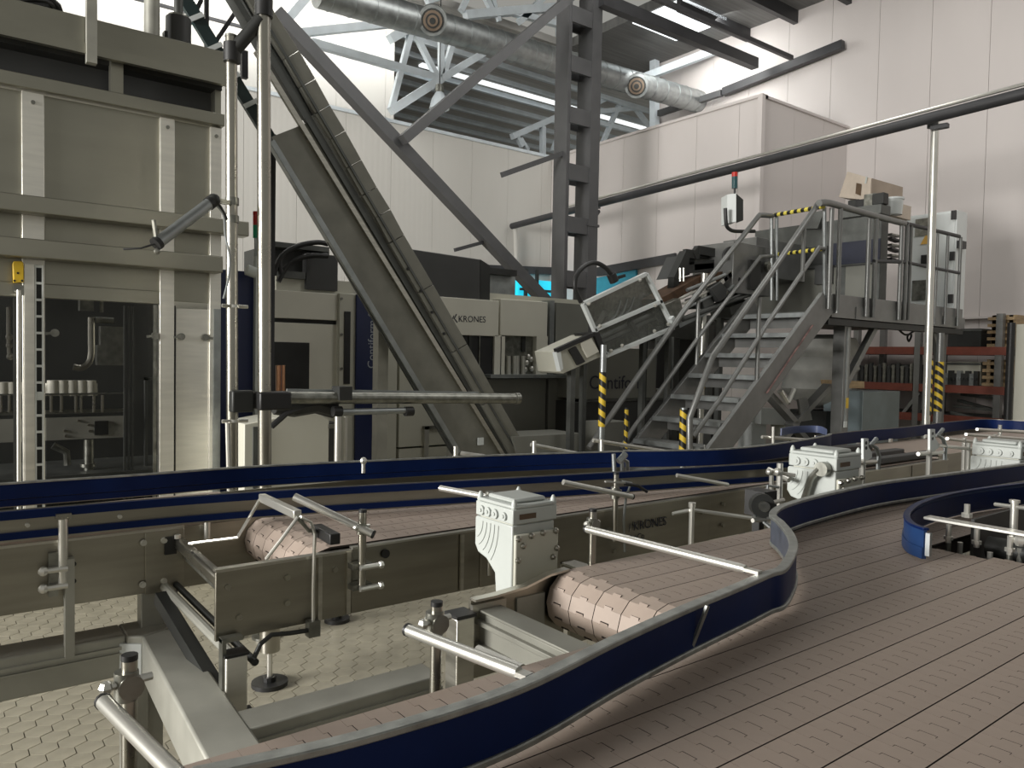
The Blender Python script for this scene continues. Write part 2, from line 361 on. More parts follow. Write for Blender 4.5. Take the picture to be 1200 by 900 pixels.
truss('slender white truss in the dark roof space left of the column', tuple(Y(630, 170, 15)), [
    ('bottom_chord', (600, 160), (662, 133), .14), ('strut', (636, 181), (636, 148), .12), ('strut', (648, 178), (661, 140), .12), ('strut', (612, 172), (606, 160), .10),
    ('strut', (619, 176), (610, 162), .08), ('post', (655, 140), (655, 12), .13)], 15)
truss('slender white truss in the dark roof space right of the column', tuple(Y(730, 140, 15)), [
    ('bottom_chord', (700, 131), (765, 125), .12), ('strut', (705, 170), (730, 112), .11), ('strut', (733, 112), (764, 152), .11), ('strut', (700, 120), (740, 100), .14), ('tie', (700, 144), (758, 158), .10)], 15)
steel('roof_tie', Y(150, -4, 14), Y(285, 32, 14), .05, .05, M['darksteel'], 'thin dark rod crossing the bright wall above the filler', 'rod')
steel('roof_strut', Y(338, 22, 12.4), Y(360, -4, 12.4), .13, .13, M['white_steel'], 'short white strut right of the incline conveyor top', 'strut', (0, -1, 0))
# duct
a, b_ = Y(372, -10, 11.2), Y(838, 125, 11.2)
t = thing('air_duct', 'round spiral-seamed sheet metal air duct under the roof', 'duct', tuple((a + b_) / 2))
part('duct_tube', MB().tube([a, b_], .235, 20), M['galv'], t)
part('end_cap', MB().tube([b_, b_ + (b_ - a).normalized() * .03], .245, 20), M['galv'], t)
d = b_ - a
for k in range(26): p = a + d * (.02 + k * .0375); part('seam_ring', MB().tube([p, p + d.normalized() * .02], .243, 20), M['galv'], t)
for px, py in ((507, 23), (746, 100)):
    c = Y(px, py, 11.0); n = (O - c).normalized(); n = (n + V((.0, 0, -.1))).normalized()
    for r0, m_, dd in ((.235, 'galv', .0), (.185, 'dark', .015), (.155, 'ringbrown', .03), (.115, 'dark', .045), (.085, 'ringbrown', .06), (.05, 'dark', .075)):
        k = part('outlet' if r0 > .2 else 'outlet_ring', MB().tube([c - n * .12, c + n * (.14 + dd)], r0, 18), M[m_], t)
# pendant lamps
def pendant(px, py, yy, s, label):
    c = Y(px, py, yy); t = thing('pendant_lamp', label, 'lamp', tuple(c), None)
    part('canopy', MB().tube([c + V((0, 0, .14 * s)), c + V((0, 0, .30 * s))], [.10 * s, .09 * s], 12), M['nickel'], t)
    part('shade', MB().tube([c + V((0, 0, -.22 * s)), c + V((0, 0, .0)), c + V((0, 0, .15 * s))], [.22 * s, .17 * s, .08 * s], 14), M['white_steel'], t)
    part('cord', MB().cyl(c + V((0, 0, .3 * s)), c + V((0, 0, (10.5 if yy < 13 else 8.56) - c.z)), .01), M['black'], t)
pendant(515, 116, 12.3, .85, 'white high-bay pendant lamp hanging under the truss joint')
pendant(660, 158, 13.8, .8, 'white high-bay pendant lamp half hidden behind the lattice column')
# long horizontal pipe on brackets
a, b_ = Y(600, 265, 12.9), Z(1215, 106, 4.45)
t = thing('overhead_pipe', 'long dark grey overhead pipe crossing in front of the white walls', 'pipe', tuple((a + b_) / 2))
b_ = a + (b_ - a) * 1.6; part('pipe_run', MB().tube([a, b_], .065, 14), M['darksteel'], t)
u = V((0, 0, .10)); part('conduit', MB().tube([a + (b_ - a) * .106 + u, b_ + u], .022, 8), M['bright'], t)
part('pipe_leg', MB().cyl(Y(604, 266, 12.85), Y(605, 312, 12.85), .05, 10), M['wall'], t)
c = Z(702, 240, 4.45); part('bracket', MB().bar(c + V((-.25, 0, -.02)), c + V((.1, .1, -.02)), .06, .06).bar(c + V((-.25, .0, -.42)), c + V((.05, .05, -.1)), .05, .05), M['darksteel'], t)
c = Z(1098, 140, 4.45); part('bracket', MB().bar(c + V((0, .06, -.09)), c + V((.02, -.12, -.09)), .08, .05), M['darksteel'], t)
# cyan lit work bay
t = thing('lit_work_bay', 'cyan glowing screen area of a bay behind the machines', 'light', tuple(Y(630, 345, 12.6)))
p0 = Y(607, 357, 12.6); p1 = Y(648, 330, 12.6)
part('glow_panel', MB().bx(p0.x, p1.x, 12.6, 12.795, p0.z - .3, p1.z), M['cyan'], t)
for px in (617, 630): q = Y(px, 340, 12.5); part('mullion', MB().bx(q.x - .03, q.x + .03, 12.5, 12.56, p0.z - .3, p1.z + .2), M['dark'], t)
part('cross_bar', MB().bx(p0.x, p1.x, 12.5, 12.56, p1.z - .25, p1.z - .2), M['dark'], t)
# ================================================================ CONVEYORS
LW, LP, ZB = .085, .0385, 1.044                                      # lane width, link pitch, belt height
def link_mb():
    g, a, b_, w_, p = .0005, .030, .057, LW - .0017, LP
    pts = [(g * .3, .0008), (g * .3, a), (g + .0075, a), (g + .0075, b_), (g * .3, b_), (g * .3, w_), (p - g * .3, w_), (p - g * .3, b_ - .0009), (p + .0065, b_ - .0009), (p + .0065, a + .0009), (p - g * .3, a + .0009), (p - g * .3, .0008)]
    b = MB().prism([V((x, y, -.006)) for x, y in pts], (0, 0, .006)); b.m[2:] = [1] * (len(b.m) - 2); return b  # link sides coloured dark so the joints look like shaded gaps
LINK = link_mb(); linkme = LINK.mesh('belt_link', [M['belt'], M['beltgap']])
def depth_of(p):
    c = m3.transposed() @ (V(p) - O); d = -c.z
    if d < .1: return 99
    px, py = 600 + 900 * c.x / d, 450 - 900 * c.y / d
    return d if -20 < px < 1220 and 400 < py < 925 else 60 + d
def belt(parent, lanes, y0, xr, drum=None, hide=None, R=.072):
    # every link of every lane; the 300 that show largest are pieces, the rest one field
    pos = []
    for l in range(lanes):
        y = y0 + l * LW; x0, x1 = xr(y + LW / 2); n0 = math.ceil(x0 / LP); ph = 0 if drum is None else drum - n0 * LP
        for k in range(n0, int(x1 / LP)):
            p = V((k * LP + ph, y, ZB)); dd = depth_of(p + V((.02, .04, 0)))
            if hide and hide(p): dd += 40
            pos.append((dd, tuple(p), 0))
        if drum is not None:                                          # links lying round the end roller
            st = 2 * math.asin(LP / 2 / R); c = V((drum + .002, y, ZB - R))
            for k in range(1, 10):
                t0 = -st * k
                p = c + V((math.sin(t0) * R, 0, math.cos(t0) * R)); dd = depth_of(p) if k < 6 else 70
                pos.append((dd - .3, tuple(p), t0 + st / 2))
    pos.sort()
    f = MB()
    for i, (dd, p, t) in enumerate(pos):
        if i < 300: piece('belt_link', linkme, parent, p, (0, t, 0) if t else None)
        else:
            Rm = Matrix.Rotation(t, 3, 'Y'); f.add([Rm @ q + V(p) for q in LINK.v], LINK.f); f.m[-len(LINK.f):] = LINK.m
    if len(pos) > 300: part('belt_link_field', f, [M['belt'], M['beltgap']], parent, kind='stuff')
Y0 = .47
# ---- near table
ta = thing('conveyor_table', 'wide taupe link-belt conveyor table filling the lower right foreground', 'conveyor', (1.2, .4, 0))
def xr_a(y): return (.02, 2.42 + (1.06 - y) * .35)
belt(ta, 17, Y0 - 10 * LW, xr_a)
part('wear_bed', MB().bx(.02, 2.4, Y0 - 10 * LW, 1.065, .98, 1.034), M['beltgap'], ta)
part('side_frame', MB().bx(.02, 2.4, 1.045, 1.062, .86, 1.03), M['plate'], ta)
part('cross_member', MB().bx(2.36, 2.52, -.4, 1.0, .93, 1.0), M['dark'], ta)
for yy in (.95, -.3): part('leg', MB().bx(1.9, 1.98, yy - .04, yy + .04, 0, .9), M['steel'], ta)
for xx in (.1,): part('leg', MB().bx(xx, xx + .08, .2, .28, 0, .95), M['steel'], ta)
# ---- belt with an end roller that runs on to the table
tb = thing('drive_end_conveyor', 'taupe link-belt conveyor with rounded end beside the nearest white gearbox', 'conveyor', (1.5, 1.28, 0))
belt(tb, 5, 1.065, lambda y: (1.345, 4.3), drum=1.345, R=.076)
part('end_roller', MB().cyl((1.347, 1.068, ZB - .078), (1.347, 1.488, ZB - .078), .066, 24), M['dark'], tb)
part('wear_bed', MB().bx(1.36, 4.3, 1.068, 1.487, .985, 1.033), M['beltgap'], tb)
part('side_frame', MB().bx(1.36, 4.3, 1.493, 1.505, .84, 1.036), M['plate'], tb)
# curved drive plate in front of the roller
pp = [Y(552, 702, 1.50), Y(575, 697, 1.50), Y(612, 686, 1.50), Y(640, 672, 1.50), Y(662, 666, 1.50)]
pl = [p.copy() for p in pp]; q = [V((p.x, 1.50, .82)) for p in reversed(pp)]
part('drive_plate', MB().prism(pl + q, (0, .010, 0)), M['plate'], tb)
part('plate_flange', MB().sweep([(-.012, -.003), (.012, -.003), (.012, .003), (-.012, .003)], [p + V((0, -.008, 0)) for p in pp]), M['steel'], tb)
part('cover_plate', MB().bx(1.18, 1.27, 1.494, 1.50, .90, .995), M['frame'], tb)
c0 = Z(560, 700, .995); c1 = Z(690, 757, .995)
xa = 1.06
ch = MB().bx(xa, xa + .006, 1.10, 1.495, .885, .985).bx(xa, xa + .065, 1.10, 1.495, .985, .991).bx(xa, xa + .05, 1.10, 1.495, .879, .885).bx(xa - .012, xa, 1.10, 1.495, .958, .97).bx(xa - .012, xa, 1.10, 1.495, .902, .914)
part('cross_channel', ch, M['inc'], tb, .0015)
part('end_flange', MB().bx(xa - .02, xa + .08, 1.487, 1.498, .86, 1.005), M['steel'], tb)
part('corner_post', MB().bx(.985, 1.035, 1.47, 1.52, .60, .985), M['steel'], tb, .003)
part('post_cap', MB().bx(.982, 1.038, 1.467, 1.523, .985, .993), M['black'], tb)
part('post_clip', MB().bx(.99, 1.03, 1.44, 1.46, .72, .80).bx(.975, .99, 1.43, 1.47, .74, .78), M['bright'], tb)
part('leg', MB().bx(3.0, 3.08, 1.4, 1.48, 0, .95), M['steel'], tb)
part('floor_leg', MB().bx(.99, 1.03, 1.475, 1.515, 0, .6), M['steel'], tb)
part('short_rod', MB().cyl(Z(560, 762, 1.0), Z(612, 785, 1.0), .011, 10), M['bright'], tb)

# ---- lettered conveyor across the middle
tc = thing('lettered_conveyor', 'middle conveyor with lettered stainless side plate and small rounded belt end', 'conveyor', (2, 2.3, 0))
belt(tc, 6, 2.045, lambda y: (.925, 4.85), drum=.925, R=.076)
part('end_roller', MB().cyl((.926, 2.05, ZB - .078), (.926, 2.55, ZB - .078), .066, 24), M['dark'], tc)
part('wear_bed', MB().bx(.94, 4.85, 2.048, 2.553, .985, 1.033), M['beltgap'], tc)
px = [(.60, .985), (.985, 1.44), (1.44, 2.62), (2.62, 4.4), (4.4, 4.85)]
for i, (a, b_) in enumerate(px):
    part('side_plate', MB().bx(a + .001, b_ - .001, 2.022 + (.004 if i % 2 else 0), 2.034, .845, 1.036 if i else 1.03), M['plate'], tc, .0015)
    part('plate_lip', MB().bx(a + .001, b_ - .001, 2.020, 2.046, 1.034 if i else 1.026, 1.040 if i else 1.034), M['steel'], tc)
part('side_plate', MB().bx(.62, 4.85, 2.556, 2.566, .845, 1.04), M['plate'], tc)
for xx in (.885, .972, 1.365): part('joint_strip', MB().bx(xx - .006, xx + .006, 2.014, 2.022, .85, 1.03), M['steel'], tc)
bolts = MB()
for xx, zz in ((.79, .985), (.79, .915), (.93, .985), (.63, .985), (.66, .90), (1.50, .99), (2.05, .99), (2.05, .88), (2.56, .97), (2.9, .94), (2.7, .99), (2.7, .90)):
    part('bolt', MB().cyl((xx, 2.022, zz), (xx, 2.012, zz), .008, 8), M['tube'], tc)
p = Y(452, 649, 2.02); part('plate_hole', MB().cyl((p.x, 2.024, p.z), (p.x, 2.0185, p.z), .0135, 16), M['black'], tc)
a = Y(741, 622, 2.017); b_ = Y(787, 612, 2.017)
text_mesh('lettering', 'KRONES', .03, M['ink'], tc, (Y(746, 622, 2.0).x, 2.0175, Y(746, 621, 2.02).z), (1, 0, 0), (0, 0, 1), .0006, 'dark blue lettering on the side plate', width=b_.x - Y(748, 621, 2.02).x)
lx = Y(741, 618, 2.017)
part('emblem_stroke', MB().bar(lx + V((-.018, 0, -.016)), lx + V((-.012, 0, .014)), .001, .003, (1, 0, 0)).bar(lx + V((-.010, 0, -.004)), lx + V((.001, 0, .016)), .001, .003, (1, 0, 0)), M['ink'], tc)
q = Y(737, 634, 2.0175); text_mesh('lettering', 'SynCo', .024, M['ink'], tc, q, (1, 0, 0), (0, 0, 1), .0006, 'small dark lettering under the larger word', width=.085)
for y_, z_ in ((2.10, 1.085), (2.30, 1.075), (2.50, 1.085)): part('guide_profile', MB().bx(3.35, 4.83, y_ - .03, y_ + .03, z_ - .035, z_), M['hood'], tc, .006)
# small end frame at the left of this conveyor
r0 = V((.645, 2.55, .992)); r1 = V((.625, 2.035, .992))
part('end_bar', MB().bar(r0, r1, .03, .035), M['tube'], tc, .008)
part('end_bar', MB().bar(r0 + V((.02, 0, -.045)), r1 + V((.02, 0, -.045)), .018, .02), M['nickel'], tc, .004)
part('end_block', MB().bx(.60, .635, 2.54, 2.575, .96, 1.015), M['black'], tc)
for y0 in (2.06, 2.53): part('bolt', MB().cyl((.635, y0, 1.01), (.635, y0, 1.022), .01, 8), M['bright'], tc)
a, b_ = V((.60, 2.545, .86)), V((.66, 1.99, .78))
part('diagonal_tube', MB().cyl(a, b_, .014, 10), M['frame'], tc)
part('diagonal_tube', MB().cyl(a + V((.035, 0, -.0)), b_ + V((.035, 0, -.0)), .010, 10), M['dark'], tc)
part('brace_bar', MB().bar(Y(188, 700, 2.5), Y(258, 815, 2.06), .035, .04), M['dark'], tc)
# leg bracket below the plate corner
lg = part('leg', MB().bx(.612, .668, 1.97, 2.015, .65, .815), M['post'], tc, .004)
part('leg_cap', MB().bx(.609, .671, 1.967, 2.018, .815, .822), M['black'], lg)
part('leg_clamp', MB().bx(.618, .69, 1.96, 2.018, .53, .66), M['dark'], lg, .003)
part('leg_bracket', MB().bx(.606, .616, 1.98, 2.01, .66, .86).bx(.606, .66, 1.985, 2.01, .85, .862), M['nickel'], lg)
part('leg_foot', MB().cyl((.668, 1.99, .48), (.668, 1.99, .53), .03, 12).bx(.65, .69, 1.97, 2.01, 0, .48), M['dark'], lg)
for xx in (2.4, 4.6): part('leg', MB().bx(xx, xx + .07, 2.1, 2.17, 0, .9).bx(xx, xx + .07, 2.45, 2.52, 0, .9), M['steel'], tc)
# adjustable feet seen on the tiles
for i, (fx, fy, fz) in enumerate(((1.318, 3.577, 1), (1.961, 4.218, 0))):
    f = part('adjustable_foot', MB().cyl((fx, fy, 0), (fx, fy, .022), .085 if i == 0 else .075, 18).cyl((fx, fy, .02), (fx, fy, .045), .03, 10), M['black'], tc)
    part('foot_spindle', MB().cyl((fx, fy, .03), (fx, fy, .22), .013, 8), M['bright'], f)
    part('foot_tube', MB().cyl((fx, fy, .17), (fx, fy, .86), .048 if i == 0 else .04, 14), M['tube'], f)
    part('foot_arm', MB().bx(fx - .03, fx + .03, 2.57, fy, .86, .90), M['dark'], f)

# ---- left conveyor
tl = thing('side_plate_conveyor', 'left conveyor with long plain stainless side plate and two blue guide strips', 'conveyor', (.2, 2.8, 0))
part('side_plate', MB().bx(-1.5, .565, 2.556, 2.564, .845, 1.04), M['plate'], tl, .0015)
part('joint_plate', MB().bx(.545, .66, 2.549, 2.556, .842, 1.036), M['plate'], tl, .0015)
part('plate_lip', MB().bx(-1.5, .66, 2.552, 2.585, 1.036, 1.043), M['steel'], tl)
part('belt_edge', MB().bx(-1.5, .92, 2.566, 3.07, 1.03, 1.05), M['belt'], tl)
part('far_plate', MB().bx(-1.5, 3.2, 3.075, 3.085, .845, 1.045), M['plate'], tl)
for bx_, by_ in ((168, 636), (192, 633), (167, 685), (192, 681)):
    p = Y(bx_, by_, 2.548); part('bolt', MB().cyl((p.x, 2.55, p.z), (p.x, 2.536, p.z), .008, 8).cyl((p.x, 2.549, p.z), (p.x, 2.546, p.z), .010, 12), M['bright'], tl)
for bx_, by_ in ((86, 661), (86, 681)):
    p = Y(bx_, by_, 2.556); part('plate_hole', MB().cyl((p.x, 2.558, p.z), (p.x, 2.5545, p.z), .008, 10), M['black'], tl)
# legs and base frame of box section
p = Y(178, 712, 2.6); part('leg', MB().bx(p.x - .035, p.x + .03, 2.58, 2.64, .0, .85), M['frame'], tl, .003)
part('leg_clamp', MB().bx(p.x + .03, p.x + .07, 2.57, 2.62, .78, .86), M['black'], tl)
part('leg', MB().bx(-1.2, -1.14, 2.58, 2.64, 0, .85), M['frame'], tl)
tf = thing('box_section_base', 'base frame of thick grey box beams meeting at a mitred corner', 'frame', (.5, 2.2, 0))
part('long_beam', MB().bx(-1.6, .49, 2.54, 2.66, .605, .73), M['frame'], tf, .006)
part('beam_rib', MB().bx(-1.6, .485, 2.533, 2.54, .69, .70).bx(-1.6, .485, 2.533, 2.54, .675, .68), M['frame'], tf)
part('corner_block', MB().prism([V((.49, 2.53, .60)), V((.53, 2.50, .60)), V((.65, 2.56, .60)), V((.62, 2.66, .60)), V((.49, 2.66, .60))], (0, 0, .13)), M['frame'], tf, .006)
part('corner_plate', MB().prism([V((.470, 2.538, .60)), V((.524, 2.497, .60)), V((.53, 2.505, .60)), V((.476, 2.546, .60))], (0, 0, .108)), M['cabwhite'], tf, .002, label='bright blank plate at the corner')
part('cross_beam', MB().prism([V((.525, 2.50, .60)), V((.64, 2.545, .60)), V((.59, 1.55, .60)), V((.47, 1.55, .60))], (0, 0, .13)), M['frame'], tf, .007)
part('near_beam', MB().bx(.596, 1.12, 1.745, 1.85, .612, .7285), M['frame'], tf, .004)
part('beam_rib', MB().bx(.59, 1.12, 1.738, 1.745, .645, .655).bx(.59, 1.12, 1.738, 1.745, .69, .70), M['frame'], tf)
for x_, y_ in ((.56, 2.0), (.52, 2.58), (1.06, 1.8), (-.6, 2.6)): part('stub_leg', MB().bx(x_ - .035, x_ + .035, y_ - .035, y_ + .035, 0, .6), M['frame'], tf, .003)
part('low_beam', MB().bx(.2, .5, 1.55, 1.64, .40, .50), M['frame'], tf)
part('drip_tray', MB().bx(.30, .62, 1.15, 1.5, .55, .57).bx(.30, .62, 1.5, 1.51, .55, .60), M['galv'], tf)

# ---- blue guide rails
def smooth(pts, n=6):
    out = []; P = [V(p) for p in pts]
    for i in range(len(P) - 1):
        a, b_, c, d = P[max(i - 1, 0)], P[i], P[i + 1], P[min(i + 2, len(P) - 1)]
        for k in range(n):
            t = k / n; out.append(.5 * ((2 * b_) + (c - a) * t + (2 * a - 5 * b_ + 4 * c - d) * t * t + (3 * b_ - a - 3 * c + d) * t ** 3))
    return out + [P[-1]]
zt = 1.145
s_path = [(.285, .795), (.46, .80), (.65, .812), (.885, .866), (1.10, .905), (1.30, .925), (1.50, .96)]
s_path += [tuple(Z(*q, zt))[:2] for q in ((918, 664), (930, 642), (927, 626), (915, 611), (906, 603), (912, 595), (930, 588), (960, 580), (1025, 566), (1100, 556), (1200, 543), (1240, 538), (1330, 529))]
s_path[0] = tuple(Z(225, 905, zt))[:2]; s_path[1] = tuple(Z(420, 862, zt))[:2]
s_path[2:7] = [tuple(Z(*q, zt))[:2] for q in ((600, 806), (720, 749), (800, 713), (870, 684), (900, 671))]
sp = smooth([(x, y, 1.06) for x, y in s_path])
tr = thing('curved_guide_rail', 'S-curved deep blue guide rail with worn aluminium edges in the foreground', 'rail', (1.1, .92, 1.05))
part('blue_face', MB().sweep([(-.007, .004), (.001, .004), (.001, .078), (-.007, .078)], sp), M['blue'], tr)
part('backing_strip', MB().sweep([(.001, 0), (.006, 0), (.006, .082), (.001, .082)], sp), M['bluegrey'], tr)
part('top_edge', MB().sweep([(-.010, .076), (.012, .076), (.012, .086), (-.010, .086)], sp), M['alu'], tr, .002, label='scratched aluminium top edge')
part('bottom_edge', MB().sweep([(-.012, -.004), (.008, -.004), (.008, .006), (-.012, .006)], sp), M['alu'], tr, .002, label='scratched aluminium bottom edge')
part('joint_strip', MB().bar(Z(823, 708, 1.145) + V((0, -.012, 0)), Z(803, 760, 1.06) + V((0, -.012, 0)), .008, .005, (0, -1, 0)), M['alu'], tr)
for (u, v_) in (((690, 772), (687, 808)), ((637, 800), (633, 832))):
    a, b_ = Z(*u, 1.125), Z(*u, 1.125); part('scratch', MB().bar(a + V((0, -.011, -.0)), a + V((0, -.011, -.035)), .004, .003, (0, -1, 0)), M['alu'], tr)
for q in ((1012, 596), (1035, 590), (1100, 578), (941, 612), (955, 609), (1150, 572)):
    p = Z(*q, 1.052); part('bolt', MB().bx(p.x - .012, p.x + .012, p.y - .006, p.y + .002, 1.044, 1.064), M['bright'], tr)
part('foot_strip', MB().sweep([(-.004, -.012), (.012, -.012), (.012, -.003), (-.004, -.003)], [p for p in sp if p.x > 2.15]), M['dark'], tr)

rp = [tuple(Z(*q, 1.14))[:2] for q in ((1086, 618), (1070, 612), (1063, 604), (1066, 596), (1080, 587), (1110, 578), (1150, 571), (1200, 565), (1240, 560), (1330, 549))]
rs = smooth([(x, y, 1.05) for x, y in rp])
tr2 = thing('end_guide_rail', 'short blue guide rail with rounded lit end at the right edge', 'rail', (2.3, 1.05, 1.05))
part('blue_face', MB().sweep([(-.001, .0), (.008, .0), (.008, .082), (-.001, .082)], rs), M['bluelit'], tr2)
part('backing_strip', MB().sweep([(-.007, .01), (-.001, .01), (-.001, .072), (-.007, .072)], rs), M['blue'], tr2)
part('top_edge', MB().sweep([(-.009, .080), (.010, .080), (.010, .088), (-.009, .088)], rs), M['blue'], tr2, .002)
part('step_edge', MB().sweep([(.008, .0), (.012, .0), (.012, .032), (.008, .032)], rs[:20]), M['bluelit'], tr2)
part('end_clip', MB().bx(rs[0].x - .006, rs[0].x + .008, rs[0].y - .012, rs[0].y, 1.06, 1.125), M['galv'], tr2)

def strip_rail(name, label, pts, prof_blue, back, cat='rail', extra=None):
    pth = smooth(pts); o = thing(name, label, cat, tuple(pth[len(pth) // 2]))
    for pr in prof_blue: part('blue_strip', MB().sweep(pr, pth), M['blue'], o)
    for pr in back: part('backing_strip', MB().sweep(pr, pth), M['plate'], o)
    return o, pth
rect = lambda a, b_, c, d: [(a, c), (b_, c), (b_, d), (a, d)]
# double-strip rail along the near side of the left conveyor, crossing on to the middle belt
o, pth = strip_rail('double_strip_rail', 'low stainless guide with two thin blue strips across the middle conveyors', 
    [(-1.5, 2.60, 1.05), (.17, 2.545, 1.05), (.87, 2.485, 1.05), (1.76, 2.285, 1.05), (2.97, 1.985 + .05, 1.05), (3.6, 1.96, 1.05)],
    [rect(-.010, 0, .012, .032), rect(-.010, 0, .068, .092)], [rect(0, .004, .005, .095)])
for q in ((32, 615), (140, 605)): p = Z(*q, 1.10); part('bolt', MB().cyl((p.x, p.y - .012, p.z), (p.x, p.y + .01, p.z), .006, 8), M['bright'], o)
far = [(-1.5, 3.06, 1.07)] + [tuple(Z(*q, 1.07)) for q in ((0, 594), (150, 582), (300, 569), (450, 560), (600, 552), (730, 547))]
o, pth = strip_rail('deep_guide_rail', 'long deep blue guide rail above the left and middle conveyors', far, [rect(-.008, 0, .0, .022), rect(-.010, 0, .024, .074)], [rect(0, .005, -.004, .08)])
part('top_edge', MB().sweep(rect(-.012, .006, .074, .080), pth), M['alu'], o)
far2 = [tuple(Z(*q, 1.07)) for q in ((730, 547), (800, 546), (860, 543), (920, 535), (965, 526), (972, 523))]
o, pth = strip_rail('curved_deep_guide_rail', 'blue guide rail continuing right past the joint behind second gearbox', far2, [rect(-.010, 0, .0, .076)], [rect(0, .005, -.004, .08)])
part('top_edge', MB().sweep(rect(-.012, .006, .076, .082), pth), M['alu'], o)
part('return_bend', MB().sweep(rect(-.004, .004, .03, .076), smooth([tuple(Z(*q, 1.10)) for q in ((968, 517), (962, 513), (950, 512), (930, 513), (915, 516))])), M['paleblue'], o, label='pale worn blue end bent back')
a = Z(822, 521, 1.15); part('joint_strip', MB().bar(a + V((0, -.02, 0)), a + V((.03, -.02, -.075)), .006, .006, (0, -1, 0)), M['alu'], o)
far3 = [tuple(Z(*q, 1.06)) for q in ((955, 525), (1000, 519), (1060, 513), (1110, 506), (1150, 502), (1180, 503), (1215, 505), (1300, 509))]
o, pth = strip_rail('back_guide_rail', 'farthest blue guide rail at the right, before the hazard-striped poles', far3, [rect(-.010, 0, .0, .076)], [rect(0, .005, -.004, .08)])
for q in ((1002, 522), (1040, 517), (1082, 512), (1090, 511)): p = Z(*q, 1.055); part('bolt', MB().bx(p.x - .015, p.x + .015, p.y - .03, p.y - .015, 1.05, 1.075), M['bright'], o)

# ---- conveyors on the far right
def long_conv(name, label, y0, y1, x0, x1, z=ZB, links=True):
    o = thing(name, label, 'conveyor', ((x0 + x1) / 2, (y0 + y1) / 2, 0))
    part('belt_surface', MB().bx(x0, x1, y0 + .01, y1 - .01, z - .02, z), M['belt'], o)
    n = int((y1 - y0) / LW)
    part('lane_seam', MB().bx(x0, x1, y0, y0 + .01, z - .2, z + .004), M['plate'], o)
    part('side_plate', MB().bx(x0, x1, y1 - .01, y1, z - .2, z + .004), M['plate'], o)
    for xx in (x0 + .3, x1 - .5): part('leg', MB().bx(xx, xx + .07, y0 + .05, y0 + .12, 0, z - .1).bx(xx, xx + .07, y1 - .12, y1 - .05, 0, z - .1), M['steel'], o)
    return o
o = long_conv('far_belt_conveyor', 'farthest belt conveyor passing under the back blue rail at right', 2.10, 2.66, 4.9, 8.5)
o = long_conv('right_belt_conveyor', 'brown belt conveyor at right edge behind the flat slotted bar', .2, 1.0, 2.95, 4.6, 1.0)
part('dark_tray', MB().bx(2.53, 2.95, .1, 1.0, .93, .985), M['black'], o)
part('round_roller', MB().cyl((2.66, .2, 1.03), (2.66, .98, 1.03), .035, 14), M['dark'], o)
part('inner_wall', MB().bx(2.60, 4.6, 1.0, 1.01, .9, 1.12), M['dark'], o)
for q in ((1087, 596), (1128, 593), (1149, 586), (1125, 643), (1195, 650), (1160, 655)): p = Z(*q, 1.03); part('bolt', MB().cyl((p.x, p.y, 1.0), (p.x, p.y, 1.05), .008, 8), M['bright'], o)
# ---- guide rod brackets: post, clamp, rod
def clamp(o, c, s=1, m='nickel'):
    c = V(c)
    k = part('cross_clamp', MB().cyl(c + V((0, -.016 * s, 0)), c + V((0, .016 * s, 0)), .017 * s, 12).cyl(c + V((-.004, 0, -.02 * s)), c + V((-.004, 0, .02 * s)), .016 * s, 12), M[m], o)
    part('clamp_screw', MB().cyl(c + V((-.03 * s, -.004, .004)), c + V((.03 * s, .004, .004)), .006 * s, 8).ball(c + V((-.03 * s, -.004, .004)), .010 * s, 6), M['bright'], k)
    return k
def rod_bracket(label, base, top, p, q, r=.010, cl=1, tip=0, cap=True, group=None, cat='bracket', name='guide_bracket', pr=None):
    base, top, p, q = V(base), V(top), V(p), V(q)
    o = thing(name, label, cat, tuple(base), group)
    part('post', MB().cyl(base, top, pr or r, 12), M['tube'], o)
    if cap: part('post_cap', MB().cyl(top, top + V((0, 0, .008)), (pr or r) * 1.05, 12), M['black'], o)
    d = (q - p).normalized()
    rd = MB().tube([p, q], r, 12)
    if tip: rd = MB().tube([p, q - d * tip, q - d * tip * .7], [r, r, r * .9], 12).bar(q - d * tip * .8, q, r * 1.7, r * .7)
    part('rod', rd, M['bright'], o)
    part('rod_cap', MB().cyl(p - d * .004, p + d * .001, r * 1.08, 12), M['black'], o)
    if cl:
        t = ((base - p).xy.dot(d.xy)) / max(d.xy.length_squared, 1e-6); c = p + d * t; clamp(o, (base.x, base.y, c.z), cl)
    return o
rod_bracket('bright clamp rod in the bottom left corner, nearest the camera', (.229, 1.165, .84), (.229, 1.165, 1.165), (.190, 1.125, 1.13), (.232, .80, 1.13), .0105, 1.0)
o = rod_bracket('bright clamp rod left of the near drive end, pointing at the blue rail', (.716, 1.135, .84), (.716, 1.135, 1.16), (.657, 1.130, 1.13), (.706, .862, 1.13), .0105, 1.0, tip=.03)
part('floor_plate', MB().bx(.69, .75, 1.08, 1.16, .835, .845), M['steel'], o)
o = rod_bracket('long bright rod above the near drive end, behind the nearest gearbox', (1.44, 1.50, 1.03), (1.44, 1.50, 1.185), (1.388, 1.468, 1.150), (1.42, .962, 1.148), .010, .9, tip=.05)
part('bent_foot', MB().bx(1.415, 1.465, 1.49, 1.60, 1.022, 1.028).bx(1.415, 1.465, 1.595, 1.60, .93, 1.028), M['steel'], o)
zc = Y(424, 690, 1.985).z
o = rod_bracket('bright rod on tall post over the small rounded belt end', (Y(424, 690, 1.985).x, 1.985, .92), (Y(424, 690, 1.985).x, 1.985, Y(427, 600, 1.985).z), Y(437, 626, 1.955), Z(345, 582, 1.185), .0115, .8)
xx = Y(424, 690, 1.985).x
